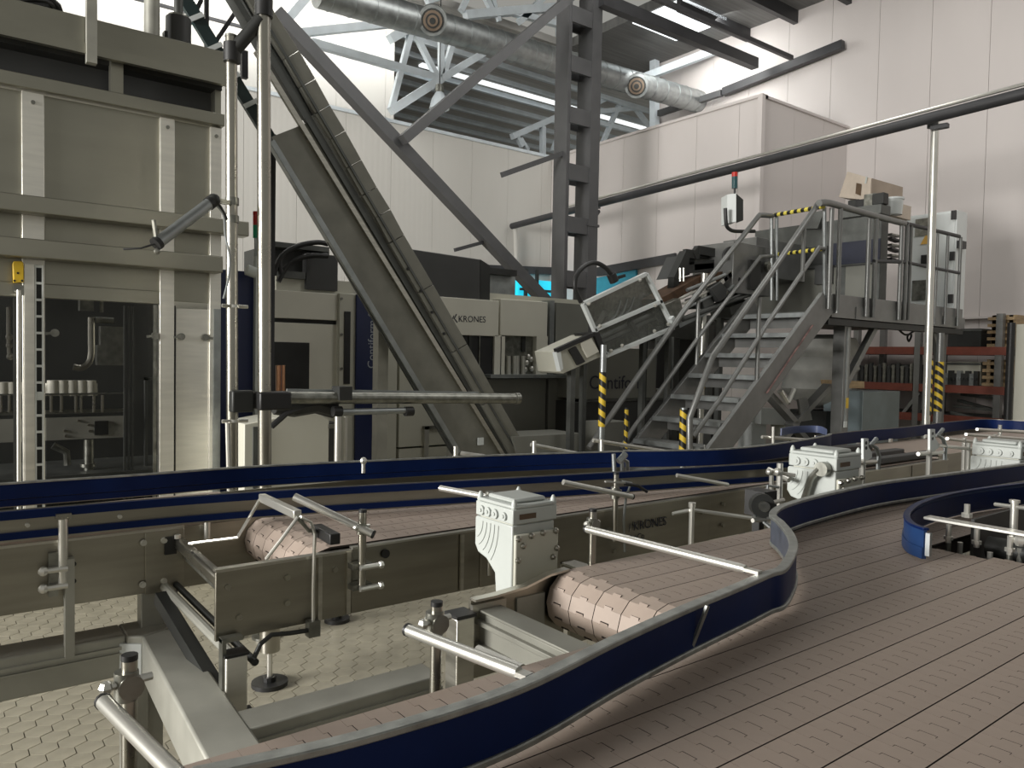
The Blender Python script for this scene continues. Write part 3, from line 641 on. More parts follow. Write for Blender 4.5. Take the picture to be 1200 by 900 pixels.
part('mount_block', MB().bx(xx - .03, xx + .03, 1.98, 2.02, .985, 1.0).bx(xx - .03, xx + .03, 1.98, 2.02, .925, .94), M['nickel'], o)
for z_ in (.993, .933): part('clamp_screw', MB().cyl((xx - .015, 1.965, z_), (xx + .05, 1.965, z_), .008, 8).ball((xx + .05, 1.965, z_), .012, 6), M['bright'], o)
x5 = Y(721, 600, 1.985).x
o = rod_bracket('bright rod and knob clamp right of the nearest gearbox, above the lettering', (x5, 1.985, .93), (x5, 1.985, Y(722, 556, 1.985).z), Y(741, 582, 1.95), Z(660, 565, 1.165), .010, 1.0)
part('lever', MB().tube([(x5 + .03, 1.97, 1.14), (x5 + .09, 1.96, 1.13), (x5 + .13, 1.95, 1.105)], .006, 8), M['black'], o)
part('sensor_cable', MB().tube([(x5 + .02, 1.98, 1.15), (x5 + .07, 1.975, 1.14), (x5 + .05, 1.98, 1.09), (x5 + .045, 1.985, 1.0), (x5 + .06, 1.99, .88)], .005, 8), M['galv'], o)
part('cable_clip', MB().bar((x5 - .06, 1.98, 1.155), (x5 + .03, 1.97, 1.145), .01, .006), M['bright'], o)
part('support_arm', MB().bx(x5 - .012, x5 + .012, 1.985, 2.024, .95, .97), M['nickel'], o)
x6 = Y(903, 560, 1.97).x
p6 = lambda x, y, v=1.97: Y(x, y, v)
o = thing('guide_bracket', 'thin bright crossbar on post between lettering and second gearbox', 'bracket', tuple(p6(904, 628)))
part('post', MB().cyl(p6(903, 630), p6(904, 557), .010, 10), M['bright'], o)
part('rod', MB().cyl(Z(793, 557, 1.15), p6(851, 568) + V((.2, -.06, .0)), .008, 8), M['bright'], o) if 0 else part('rod', MB().cyl(p6(793, 557, 2.02), p6(853, 568, 1.95), .008, 8), M['bright'], o)
bx6 = p6(825, 556).x
o2 = thing('guide_bracket', 'bright post with long thin rod left of the second gearbox', 'bracket', tuple(p6(810, 635, 1.9)))
part('post', MB().cyl((p6(809, 638, 1.86).x, 1.86, 0), p6(811, 592, 1.86), .0105, 10), M['bright'], o2)
part('post_cap', MB().cyl(p6(811, 594, 1.86), p6(811, 589, 1.86), .014, 10), M['bright'], o2)
part('rod', MB().tube([p6(788, 602, 1.9), p6(808, 598, 1.87), p6(815, 598, 1.86), p6(902, 610, 1.72)], .007, 8), M['bright'], o2)
rod_bracket('short bright rod peeping out left of the nearest gearbox', (1.44, 1.97, .90), (1.44, 1.97, 1.16), (1.445, 1.93, 1.15), tuple(Z(516, 572, 1.155)), .010, .9)
# posts on the left conveyor that carry the strip rails
for lab, px, y0, y1, rr in (('bright square-headed rail post nearest the left edge', 74, 606, 684, .013), ('bright rail post by the small end frame', 243, 590, 632, .010)):
    p0 = Y(px, y1, 2.53); p1 = Y(px, y0, 2.53)
    o = thing('rail_post', lab, 'post', tuple(p0))
    part('post', MB().cyl(p0, p1, rr, 12), M['bright'], o)
    part('post_head', MB().bx(p1.x - rr * 1.5, p1.x + rr * 1.5, 2.515, 2.545, p1.z - .004, p1.z + .012), M['tube'], o)
    if px < 100:
        zb = Y(px, 735, 2.53)
        part('slotted_bar', MB().bx(p0.x + .004, p0.x + .028, 2.52, 2.553, .70, .99), M['frame'], o)
        part('hanger', MB().bx(p0.x - .035, p0.x - .012, 2.53, 2.55, .885, 1.01), M['nickel'], o)
        for z_ in (.965, .915): part('knob', MB().cyl((p0.x - .05, 2.52, z_), (p0.x + .01, 2.52, z_), .009, 8).ball((p0.x - .05, 2.52, z_), .014, 8), M['bright'], o)
    else: part('side_pin', MB().cyl(p1 + V((0, 0, -.02)), p1 + V((.03, -.01, -.03)), .007, 8), M['bright'], o)
# far side brackets peeping over the deep blue rail
for i, (lab, pts, post) in enumerate((
    ('slim rod over the deep blue rail, below the red-free incline foot', ((540, 531), (568, 535)), ((534, 540), (534, 523))),
    ('slim rod over the deep blue rail, left of the hazard-striped pole', ((622, 521), (684, 533)), ((626, 536), (626, 517))),
    ('slim rod over the deep blue rail, at the hazard-striped pole foot', ((695, 516), (786, 530)), ((705, 531), (705, 515))),
    ('slim rod low behind the second gearbox, beside the stair foot', ((893, 512), (952, 516)), ((906, 522), (906, 500))))):
    if i == 0: lab = 'slim short rod over the deep blue rail at the incline conveyor foot'
    yy = 3.0 - .1 * i
    o = thing('guide_bracket', lab, 'bracket', tuple(Y(*post[0], yy)))
    part('post', MB().cyl(Y(post[0][0], post[0][1] + 12, yy), Y(*post[1], yy), .010, 8), M['bright'], o)
    part('rod', MB().cyl(Y(*pts[0], yy + .03), Y(*pts[1], yy - .05), .010, 8), M['bright'], o)
o = thing('guide_bracket', 'pair of upright grey rods with hook standing before the deep blue rail', 'bracket', tuple(Z(729, 575, 1.05)))
for pts in ([(720, 556), (719, 532)], [(730, 575), (729, 540), (733, 533)], [(736, 574), (735, 541), (728, 537)]):
    part('rod', MB().tube([Y(*q, 2.25) for q in pts], .009, 8), M['galv'], o)
part('cross_bar', MB().cyl(Y(725, 541, 2.24), Y(733, 532, 2.24), .014, 8), M['galv'], o)
# right end: flat bar, posts, small bits
o = thing('flat_bar_bracket', 'flat bright bar with hanging bolts inside the short blue rail', 'bracket', tuple(Z(1120, 625, 1.05)))
a, b_ = Z(1086, 606, 1.125), Z(1215, 628, 1.125)
part('flat_bar', MB().bar(a, b_, .045, .008), M['bright'], o, .001)
for q in ((1112, 615), (1145, 620), (1184, 628)): 
    p = Z(*q, 1.11); part('hanging_bolt', MB().cyl(p + V((0, 0, .0)), p + V((0, 0, -.055)), .008, 8).cyl(p + V((0, 0, -.035)), p + V((0, 0, -.045)), .014, 8), M['bright'], o)
p = Z(1133, 606, 1.13); part('top_bolt', MB().cyl(p, p + V((0, 0, .04)), .009, 8).cyl(p, p + V((0, 0, .012)), .016, 8), M['bright'], o)
p = Z(1196, 633, 1.10); part('round_knob', MB().ball(p, .02, 8), M['bright'], o)
part('bar_leg', MB().cyl(Z(1112, 615, 1.1), V(Z(1112, 615, 1.1)) + V((0, 0, -.12)), .008).cyl(Z(1184, 628, 1.1), V(Z(1184, 628, 1.1)) + V((0, 0, -.12)), .008), M['nickel'], o)
p0, p1 = X(1188, 618, 2.68), X(1189, 589, 2.68)
o = thing('guide_bracket', 'bright post with thin rod standing on the flat bar at the right edge', 'bracket', tuple(p0))
part('post', MB().cyl(p0 + V((0, 0, -.1)), p1, .011, 12), M['bright'], o)
part('post_cap', MB().cyl(p1, p1 + V((0, 0, .008)), .015, 12), M['bright'], o)
part('rod', MB().cyl(X(1166, 591, 2.70), X(1212, 597, 2.66), .006, 8), M['bright'], o)
# sensor frame of bent wire by the small belt end
o = thing('reflector_frame', 'bent wire frame with grey reflector bar over the small belt end', 'frame', tuple(Z(300, 600, 1.05)))
A, B = Z(307, 583, 1.16), Z(349, 603, 1.16)
part('reflector_bar', MB().bar(A, B, .022, .024), M['bright'], o, .003)
wires = [[Z(304, 586, 1.155), Z(292, 607, 1.09), Z(283, 632, 1.03) if 0 else Z(278, 630, 1.05), Z(222, 637, 1.02)],
         [Z(349, 606, 1.155), Z(330, 632, 1.10), Y(312, 655, 2.03)],
         [Z(352, 606, 1.155), Y(364, 612, 2.0), Y(369, 625, 2.0), Y(367, 690, 2.0), Y(367, 735, 2.0)]]
for wv in wires: part('wire', MB().tube(wv, .005, 8), M['bright'], o)
part('hose', MB().tube([Y(366, 738, 2.0), Y(340, 742, 1.99), Y(318, 744, 1.98), Y(305, 755, 1.97), Y(298, 770, 1.97)], .0065, 8), M['dark'], o)
part('hose_joint', MB().bx(*sorted((Y(360, 735, 2.0).x, Y(373, 735, 2.0).x)), 1.985, 2.015, Y(366, 745, 2).z, Y(366, 727, 2).z), M['nickel'], o)
part('sensor', MB().bar(Z(371, 620, 1.10), Z(393, 632, 1.10), .03, .03), M['black'], o, .003)
part('sensor_stalk', MB().tube([Z(350, 608, 1.15), Z(362, 622, 1.11), Z(373, 622, 1.10)], .006, 8), M['nickel'], o)

# ---- gearboxes
def gearbox(label, x0, y0, z0, s=1, mirror=False):
    # corner nearest the camera at (x0, y0); body 0.15 wide in X, 0.16 deep in Y
    o = thing('gearbox', label, 'gearbox', (x0, y0, z0 - .24 * s), None)
    w_, d_ = .150 * s, .165 * s
    P = lambda x, y, z: (x0 + x * s, y0 + y * s, z0 + z * s)
    hb = MB().prism([V(P(0, y, z)) for y, z in ((0, -.055), (.165, -.055), (.170, -.06), (.170, -.135), (.155, -.155), (.115, -.165), (.075, -.195), (.068, -.26), (0, -.26))], (w_ * .96, 0, 0))
    part('housing', hb, M['white'], o, .004 * s)
    for k in range(5):                                                # raised ribs that ring the motor flange
        r = .04 + k * .018; arc = [V(P(-.001, .172 - r * math.cos(t), -.065 - r * math.sin(t) * 1.25)) for t in [PI / 2 * j / 8 for j in range(9)]]
        arc = [a for a in arc if (a.y - y0) / s < min(.163, .163 - max(0, -.13 - (a.z - z0) / s) * 1.35)]
        if len(arc) > 2: part('ring_rib', MB().tube(arc, .0016 * s, 6), M['white'], o)
    part('junction_box', MB().bx(x0 - .002, x0 + w_, y0 - .004, y0 + d_, z0 - .052 * s, z0 - .012 * s), M['white'], o, .003 * s)
    lid = part('box_lid', MB().prism([V(P(x, y, -.012)) for x, y in ((0, -.004), (.15, -.004), (.15, .165), (0, .165))], (0, 0, .010 * s)), M['white'], o, .004 * s)
    part('lid_crown', MB().prism([V(P(x, y, -.002)) for x, y in ((.02, .02), (.13, .02), (.13, .14), (.02, .14))], (0, 0, .012 * s)), M['white'], lid, .010 * s)
    for x, y in ((.008, .004), (.142, .004), (.008, .157), (.142, .157)): part('lid_screw', MB().tube([P(x, y, -.014), P(x, y, .004), P(x, y, .014)], [.008 * s, .008 * s, .003 * s], 10), M['white'], lid)
    for k, y in enumerate((.032, .072, .104, .134)):
        part('plug', MB().cyl(P(-.002, y, -.034), P(-.008, y, -.034), (.013 if k else .011) * s, 14).cyl(P(-.006, y, -.034), P(-.011, y, -.034), .005 * s, 8), M['white'], o)
    part('neck', MB().bx(x0 + .005 * s, x0 + w_ * .93, y0 + .006 * s, y0 + .15 * s, z0 - .075 * s, z0 - .05 * s), M['beige'], o)
    pl = part('cover_plate', MB().bx(x0 + .004 * s, x0 + .152 * s, y0 - .010 * s, y0, z0 - .225 * s, z0 - .078 * s), M['beige'], o, .004 * s)
    for x, z in ((.012, -.088), (.055, -.085), (.095, -.082), (.140, -.082), (.028, -.108), (.012, -.145), (.145, -.130), (.132, -.152), (.012, -.215), (.045, -.217), (.140, -.20)):
        part('plate_bolt', MB().tube([P(x, -.009, z), P(x, -.016, z), P(x, -.020, z)], [.0085 * s, .008 * s, .004 * s], 10), M['tube'], pl)
    part('nameplate', MB().bx(x0 + .02 * s, x0 + .075 * s, y0 - .006 * s, y0 - .003 * s, z0 - .040 * s, z0 - .026 * s), M['brown'], o, label='brown nameplate')
    part('shaft_mount', MB().bx(x0 + .01 * s, x0 + .12 * s, y0 - .072 * s, y0 + .05 * s, z0 - .30 * s, z0 - .255 * s), M['dark'], o)
    return o
gearbox('nearest white gearbox with bolted cover plate, before the middle belt', 1.223, 1.575, 1.212)
q = X(980, 533, 2.78); q0 = X(928, 530, 2.78)
o = gearbox('second white gearbox, with grey lever on its front, behind the blue rail bend', 2.78, q.y, q.z, 1.22)
part('lever_knob', MB().cyl((2.772, q.y + .04, q.z - .058), (2.74, q.y + .04, q.z - .058), .028, 12), M['nickel'], o)
part('lever_arm', MB().tube([(2.75, q.y + .05, q.z - .058), (2.75, q.y + .085, q.z - .10), (2.75, q.y + .125, q.z - .23)], .013, 8), M['nickel'], o)
part('side_pin', MB().cyl((2.72, q.y + .16, q.z - .115), (2.76, q.y + .28, q.z - .09), .01, 8), M['bright'], o)
q = X(1196, 522, 4.35)
o = gearbox('third white gearbox, farthest away at the right edge', 4.35, q.y, q.z, 1.35)
part('side_arm', MB().bx(4.3, 4.42, q.y - .12, q.y, q.z - .17, q.z - .11), M['white'], o)
# switch brackets with bent wire between the gearboxes
for lab, px, py in (('white bracket with bent wire, right of the second gearbox', 1012, 514), ('white bracket with bent wire, farther right towards third gearbox', 1090, 503)):
    yy = 1.75; c = Y(px, py, yy); u = Y(px + 6, py, yy).x - c.x
    Q = lambda dx, dy: Y(px + dx, py + dy, yy)
    o = thing('switch_bracket', lab, 'bracket', tuple(Q(0, 55)))
    part('bracket_plate', MB().prism([Q(*k) for k in ((0, 0), (6, 0), (6, 10), (10, 16), (10, 22), (4, 26), (0, 24))], (0, .012, 0)), M['cabwhite'], o, .001)
    for dy in (5, 11): part('plate_hole', MB().cyl(Q(3, dy) + V((0, -.002, 0)), Q(3, dy) + V((0, .004, 0)), .008, 8), M['black'], o)
    part('post', MB().cyl(Q(-1, 24), (Q(-1, 60).x, Q(-1, 60).y, .0), .014, 8), M['bright'], o)
    part('bent_wire', MB().tube([Q(15, 0), Q(9, 7), Q(15, 11), Q(18, 20), Q(17, 36)], .010, 8), M['galv'], o)
    part('cross_rod', MB().cyl(Q(-14, 29), Q(14, 27), .010, 8), M['bright'], o)
# rods at the far right
for i, (a, b_, post) in enumerate((((1145, 503), (1200, 507), (1172, 501)), ((1132, 509), (1200, 515), None), ((1110, 514), (1150, 518), None), ((1100, 522), (1146, 526), (1135, 522)))):
    lab = ('topmost thin rod at right edge below the back blue rail', 'second thin rod down at right edge above the third gearbox', 'third thin rod down, ending at the third gearbox top', 'lowest thin rod, with upright post left of third gearbox')[i]
    yy = 1.99 - .08 * i
    o = thing('guide_bracket', lab, 'bracket', tuple(Y(b_[0], b_[1], yy)))
    part('rod', MB().cyl(Y(*a, yy), Y(b_[0] + (20 if b_[0] > 1190 else 0), b_[1] + 1, yy), .009, 8), M['bright'], o)
    pxx = post or ((a[0] + b_[0]) / 2, (a[1] + b_[1]) / 2)
    part('post', MB().cyl((Y(pxx[0], pxx[1], yy).x, yy, 0), Y(pxx[0], pxx[1] - 3, yy), .011, 8), M['bright'], o)
# small rods, hub and elbow before the second gearbox
o = thing('guide_bracket', 'bright post with short cross rod in front of the second gearbox', 'bracket', tuple(Y(914, 572, 1.7)))
part('post', MB().cyl((Y(914, 578, 1.7).x, 1.7, 0), Y(914, 543, 1.7), .012, 8), M['bright'], o)
part('rod', MB().cyl(Y(899, 552, 1.73), Y(932, 557, 1.66), .007, 8), M['bright'], o)
part('cross_clamp', MB().ball(Y(911, 553, 1.7), .016, 8).ball(Y(901, 553, 1.72), .012, 8), M['bright'], o)
part('bent_wire', MB().tube([Y(899, 582, 1.7), Y(899, 569, 1.7), Y(912, 571, 1.69)], .006, 8), M['galv'], o)
o = thing('hand_wheel', 'dark round hand wheel with hub left of the blue rail bend', 'wheel', tuple(Y(892, 592, 1.62)))
c = Y(891, 591, 1.6); n = V((-.6, -.8, 0)).normalized()
part('wheel_disc', MB().cyl(c, c + n * .03, .042, 18), M['dark'], o); part('hub', MB().cyl(c + n * .028, c + n * .05, .018, 12), M['nickel'], o)
part('elbow_pipe', MB().tube([Y(884, 606, 1.6), Y(890, 600, 1.6), Y(896, 603, 1.58), Y(896, 612, 1.58), Y(903, 618, 1.56)], .008, 8), M['galv'], o)
part('wheel_mount', MB().bx(c.x + .02, c.x + .10, c.y + .0, c.y + .08, c.z - .05, c.z + .04).bx(c.x + .04, c.x + .07, c.y + .03, c.y + .06, 0, c.z - .05), M['black'], o)
for q0, q1 in (((882, 610), (902, 608)), ((905, 589), (918, 586))): part('pin', MB().cyl(Y(*q0, 1.58), Y(*q1, 1.58), .008, 8), M['bright'], o)
# ================================================================ MACHINES BEYOND THE CONVEYORS
# ---- filler with its steel cladding, front plane Y = 5.5
FY = 5.5
f = lambda x, y, d=0: Y(x, y, FY + d)
t = thing('filling_machine', 'tall stainless filling machine at left with dark glazed doors', 'machine', (.6, FY, 0))
def slab(nm, x0, x1, z0, z1, d0, d1, m, par=None, bev=0, **k): return part(nm, MB().bx(x0, x1, FY + d0, FY + d1, z0, z1), M[m], par or t, bev, **k)
XL = -.9
slab('hood', XL, 1.68, 3.44, 3.63, -.10, .9, 'panel', bev=.006)
slab('hood_lip', XL, 1.68, 3.40, 3.46, -.13, -.09, 'panel')
slab('dark_recess', XL, 1.66, 3.2, 3.42, .12, .14, 'hood')
slab('recess_roof', XL, 1.66, 3.40, 3.43, .0, .14, 'dark')
for xx in (-.3, 1.0): slab('recess_mullion', xx - .04, xx + .03, 3.2, 3.45, -.06, .02, 'panel')
slab('upper_beam', XL, 1.66, 3.14, 3.22, -.07, .10, 'panel', bev=.004)
xs = [(.485, .60), (1.255, 1.345), (1.575, 1.65)]
edges = [XL, .485, .60, 1.255, 1.345, 1.575]
for a, b_ in ((XL, .485), (.605, 1.255), (1.35, 1.575)):
    slab('cladding_panel', a, b_, 2.50, 3.13, -.005, .02, 'panel'); slab('cladding_panel', a, b_, 1.99 if a < 1.3 else 1.93, 2.49, -.005, .02, 'panel', bev=.003)
slab('lower_fascia', XL, 1.255, 1.905, 1.99, -.03, .02, 'panel', bev=.003)
for a, b_ in xs:
    m_ = slab('frame_post', a, b_, .3, 3.13, -.035, .02, 'post', bev=.003)
    part('post_bolt', MB().cyl(((a + b_) / 2, FY - .034, 3.07), ((a + b_) / 2, FY - .045, 3.07), .012, 10), M['nickel'], m_)
slab('duct_box', XL, 1.80, 2.395, 2.495, -.16, -.036, 'panel', bev=.006)
slab('duct_box', XL, 1.62, 2.13, 2.24, -.18, -.036, 'panel', bev=.006)
slab('end_panel', 1.36, 1.575, .3, 1.885, -.015, .01, 'post', bev=.003)
slab('side_trim', 1.60, 1.645, .3, 1.89, -.05, -.036, 'galv')
slab('end_seam', 1.347, 1.358, .3, 1.9, -.02, .0, 'black')
slab('side_wall', 1.62, 1.66, .0, 3.4, .02, 1.6, 'panel')
slab('inner_back', XL, 1.62, .3, 2.0, 1.15, 1.18, 'dark')
slab('plinth', XL, 1.65, 0, .32, -.02, 1.2, 'panel')
for a, b_ in ((XL, .475), (.61, 1.24)):
    dr = slab('door', a, b_, .33, 1.9, -.012, -.004, 'glassd', label='dark tinted glass door')
    part('door_edge', MB().bx(b_ - .02, b_, FY - .02, FY + .005, .33, 1.9), M['nickel'], dr)
for px, s in ((64, 1), (181, 1), (212, 1), (240, -1)):
    c = f(px, 390 + (px - 60) * .03, -.02)
    part('door_latch', MB().tube([c + V((0, .0, 0)), c + V((0, -.02, 0))], .024, 12).bar(c + V((-.05 * s, -.01, -.006)), c + V((.0, -.01, 0)), .012, .016).cyl(c + V((0, -.02, 0)), c + V((0, -.028, 0)), .012, 8), M['nickel'], t)
# switch, grab bar, cable ladder
sw = part('safety_switch', MB().prism([f(*k, -.09) for k in ((15, 309), (16, 306), (26, 306), (28, 309), (28, 331), (16, 331))], (0, .05, 0)), M['yellow'], t, .004, label='yellow safety switch')
for dx, dy in ((17, 329), (26, 329), (21, 320)): part('switch_mark', MB().cyl(f(dx, dy, -.091), f(dx, dy, -.085), .007, 8), M['black'], sw)
part('switch_base', MB().prism([f(*k, -.07) for k in ((16, 334), (27, 334), (35, 325), (35, 345), (27, 346), (16, 342))], (0, .03, 0)), M['nickel'], t)
p0, p1 = f(22, 600, -.1), f(22, 340, -.1); part('grab_bar', MB().cyl((p0.x, p0.y, .35), p1, .012, 12), M['bright'], t)
part('bar_shadow_strip', MB().bx(.44, .475, FY - .02, FY + .01, .33, 1.9), M['dark'], t)  # dark strip behind the grab bar, standing in for its shadow
cl = part('cable_ladder', MB().bx(.545, .553, FY - .07, FY - .036, .35, 2.10).bx(.582, .59, FY - .07, FY - .036, .35, 2.10), M['cabwhite'], t)
part('ladder_back', MB().bx(.553, .582, FY - .046, FY - .037, .35, 2.10), M['dark'], cl)
for k in range(18):
    z = 2.09 - k * .100; part('rung', MB().bx(.553, .582, FY - .070, FY - .045, z - .007, z + .007), M['cabwhite'], cl)
part('number_plate', MB().bx(.553, .588, FY - .078, FY - .07, 1.285, 1.335), M['white'], cl)
part('ladder_cover', MB().bx(.492, .543, FY - .075, FY - .04, .35, 2.10), M['post'], cl)
# inside the doors
g = lambda x, y, d=.45: Y(x, y, FY + d)
part('chrome_hose', MB().tube(smooth([g(107, 372), g(107, 395), g(107, 415), g(104, 425), g(96, 431), g(86, 430)], 4), .022, 10), M['tube'], t)
part('valve_bracket', MB().bx(g(93, 352).x, g(109, 352).x, FY + .42, FY + .5, g(93, 364).z, 1.99), M['nickel'], t)
part('side_valve', MB().cyl(g(112, 375), g(133, 376), .022, 10).cyl(g(119, 352), g(119, 366), .012, 8), M['nickel'], t)
for a in ((118, 383, 145, 405), (114, 405, 145, 428)):
    p, q = g(a[0], a[3], .6), g(a[2], a[1], .6); part('inner_cover', MB().bx(p.x, q.x, FY + .6, FY + .68, p.z, q.z), M['nickel'], t)
for px in (146, 151, 155): p = g(px, 560, .35); q = g(px, 352, .35); part('inner_rail', MB().bx(p.x - .006, p.x + .006, FY + .34, FY + .36, .4, 1.9), M['frost'], t)
for k in range(5):
    c = g(62 + k * 11, 456, .55); part('filling_valve', MB().cyl(c + V((0, 0, -.045)), c + V((0, 0, .04)), .044, 14).cyl(c + V((0, 0, .04)), c + V((0, 0, .06)), .036, 14), M['cream'], t)
for k in range(4):
    c = g(-8 + k * 11, 455, .55); part('filling_valve', MB().cyl(c + V((0, 0, -.045)), c + V((0, 0, .04)), .044, 14), M['cream'], t)
for px in (60, 72, 89, 95, 110, 120, 1, 11): p, q = g(px, 483, .5), g(px, 463, .5); part('filling_tube', MB().cyl(p, q, .010, 8), M['tube'], t)
p, q = g(-60, 486, .52), g(146, 483, .52); part('carousel_ring', MB().bx(p.x, q.x, FY + .5, FY + .56, p.z - .012, p.z + .012).bx(p.x, q.x, FY + .5, FY + .56, g(60, 461, .5).z - .01, g(60, 461, .5).z), M['nickel'], t)
p, q = g(54, 516, .5), g(147, 487, .5); cp = part('carousel_plate', MB().bx(p.x - .6, q.x, FY + .48, FY + .5, p.z, q.z), M['frame'], t)
p, q = g(111, 510, .47), g(127, 493, .47); part('square_opening', MB().bx(p.x, q.x, FY + .465, FY + .482, p.z, q.z), M['black'], cp)
for q in ((92, 493), (76, 505), (77, 511), (104, 498), (105, 505), (131, 497)): c = g(*q, .48); part('plate_bolt', MB().cyl(c, c + V((0, -.012, 0)), .009, 8), M['tube'], cp)
part('drive_column', MB().cyl(g(104, 575, .5), g(104, 515, .5), .032, 12).cyl(g(103, 547, .5), g(103, 543, .5), .05, 12), M['nickel'], t)
part('drain_pipe', MB().tube([g(62, 522, .6), g(78, 530, .6), g(79, 545, .6)], .025, 10), M['nickel'], t)
part('inner_shelf', MB().bx(-.5, 1.6, FY + .3, FY + 1.1, .72, .76), M['frost'], t)
part('rear_frame', MB().bx(1.28, 1.30, FY + .5, FY + .54, .5, 1.4).bx(1.28, 1.5, FY + .5, FY + .54, 1.38, 1.4), M['frost'], t)
p = g(10, 405, .3); part('gauge_tube', MB().tube([g(10, 360, .3), g(10, 395, .3), g(11, 420, .3)], .012, 8).ball(g(11, 395, .3), .022, 8).ball(g(11, 405, .3), .02, 8).ball(g(12, 418, .3), .022, 8), M['tube'], t)
# on its roof
c = Y(209, 50, 5.9)
o = thing('mixer_motor', 'dark drum motor with pipe standing on the filler roof', 'motor', (c.x, 5.9, 3.63))
part('motor_drum', MB().cyl((c.x, 5.9, 3.63), (c.x, 5.9, Y(209, 22, 5.9).z), .085, 18), M['hood'], o)
part('motor_flange', MB().cyl((c.x, 5.9, Y(209, 23, 5.9).z), (c.x, 5.9, Y(209, 19, 5.9).z), .07, 16), M['nickel'], o)
part('vent_pipe', MB().cyl((c.x, 5.9, Y(209, 20, 5.9).z), (c.x, 5.9, 4.5), .03, 12), M['frost'], o)
part('motor_rib', MB().bx(c.x - .1, c.x - .07, 5.87, 5.93, 3.63, 3.85), M['dark'], o)
for lab, px, w_, y_ in (('square steel upright on the filler hood, in front of the bright wall', 107, .028, FY - .14), ('round steel upright behind the filler hood', 178, .05, 5.8)):
    p = Y(px, 40, y_)
    if w_ < .04: single('roof_upright', MB().bx(p.x - w_, p.x + w_, y_ - .028, y_ + .028, 3.34, 4.6), M['frame'], lab, 'post')
    else: single('roof_upright', MB().cyl((p.x, y_, 3.63), (p.x, y_, 4.6), w_, 14), M['frame'], lab, 'post')
o = thing('hose_coil', 'dark coil of corrugated hose on top of the filler, upper left corner', 'hose', (.5, 5.6, 3.63))
for k in range(5): 
    a = .035 * k; part('hose_loop', MB().tube([(.42 + .16 * math.cos(u) + a, 5.7 + .08 * math.sin(u) + a * .4, 3.66 + .028 * k + .03 * math.sin(u * 2 + k)) for u in [PI * 2 * j / 14 for j in range(15)]], .022, 8), M['black'], o)
# ---- standpipes in front
def pipe_v(nm, px, ytop, yb, yy, r, lab, m='tube'):
    p = Y(px, ytop, yy); q = Y(px + 3, yb, yy); o = thing(nm, lab, 'pipe', (q.x, yy, 0)); part('pipe_tube', MB().cyl((q.x, yy, 0), p, r, 18), M[m], o); part('floor_flange', MB().cyl((q.x, yy, 0), (q.x, yy, .015), r * 2, 18), M['nickel'], o); return o, p
o, p = pipe_v('standpipe', 271, 44, 560, 4.3, .031, 'polished standpipe carrying the tube lamp, right of the filler')
part('pipe_cap', MB().cyl(p, p + V((0, 0, .012)), .033, 16), M['nickel'], o)
for py in (236, 257): c = Y(272, py, 4.3); part('clamp_ring', MB().cyl(c + V((0, 0, -.02)), c + V((0, 0, .02)), .036, 16), M['nickel'], o)
for py in (359, 493): c = Y(274, py, 4.3); part('pipe_clip', MB().cyl(c + V((0, 0, -.008)), c + V((0, 0, .008)), .036, 16).cyl(c + V((-.07, -.02, 0)), c + V((.07, -.02, 0)), .01, 8), M['bright'], o)
p2, q2 = Y(288, 556, 4.28), Y(265, 493, 4.28); part('side_tube', MB().cyl(Y(269, 575, 4.24), Y(267, 495, 4.24), .014, 10), M['bright'], o)
part('cable', MB().tube(smooth([Y(*k, 4.22) for k in ((250, 236), (262, 252), (264, 275), (269, 300), (268, 325), (262, 350))], 4), .006, 8), M['galv'], o)
part('cable', MB().tube(smooth([Y(*k, 4.22) for k in ((249, 232), (259, 244), (266, 258))], 4), .009, 8), M['black'], o)
o, p = pipe_v('standpipe', 309, -8, 560, 4.2, .036, 'tallest polished standpipe, in front of the incline conveyor')
c0, c1 = Y(309, 20, 4.2), Y(309, -10, 4.2); part('coupling', MB().cyl(c0, c1, .048, 18), M['black'], o)
a, b_ = Y(272, 62, 4.28), Y(306, 22, 4.2); part('cross_tube', MB().cyl(a, b_, .036, 16), M['dark'], o); part('tube_clamp', MB().cyl(a + V((0, .0, -.05)), a + V((0, 0, .05)), .045, 16), M['black'], o)
c = Y(313, 470, 4.2); part('swivel_clamp', MB().bx(c.x - .06, c.x + .12, 4.14, 4.26, Y(313, 480, 4.2).z, Y(313, 459, 4.2).z), M['black'], o, .01)
part('side_block', MB().bx(c.x - .19, c.x - .07, 4.2, 4.27, c.z - .06, c.z + .06), M['dark'], o, .01)
# tube lamp
a, b_ = Y(184, 285, 4.1), Y(246, 238, 4.2)
o = thing('tube_lamp', 'cylindrical machine lamp tube slanting from the standpipe', 'lamp', tuple(b_))
part('lamp_tube', MB().cyl(a, b_, .030, 18), M['galv'], o); d = (b_ - a).normalized()
for e in (a, b_): part('end_cap', MB().cyl(e - d * .012, e + d * .012, .034, 18), M['black'], o)
part('lamp_bracket', MB().bar(b_ + V((0, 0, .02)), Y(270, 238, 4.28), .02, .025).bar(a + V((-.0, 0, .0)), a + V((-.02, -.02, .11)), .012, .02).ball(a + V((0, 0, -.04)), .016, 8), M['nickel'], o)
part('lamp_cable', MB().tube([a + V((-.0, 0, 0)), Y(165, 291, 4.1), Y(145, 292, 4.15)], .005, 8), M['black'], o)
part('lamp_joint', MB().ball(b_ + d * .03, .035, 10), M['dark'], o)
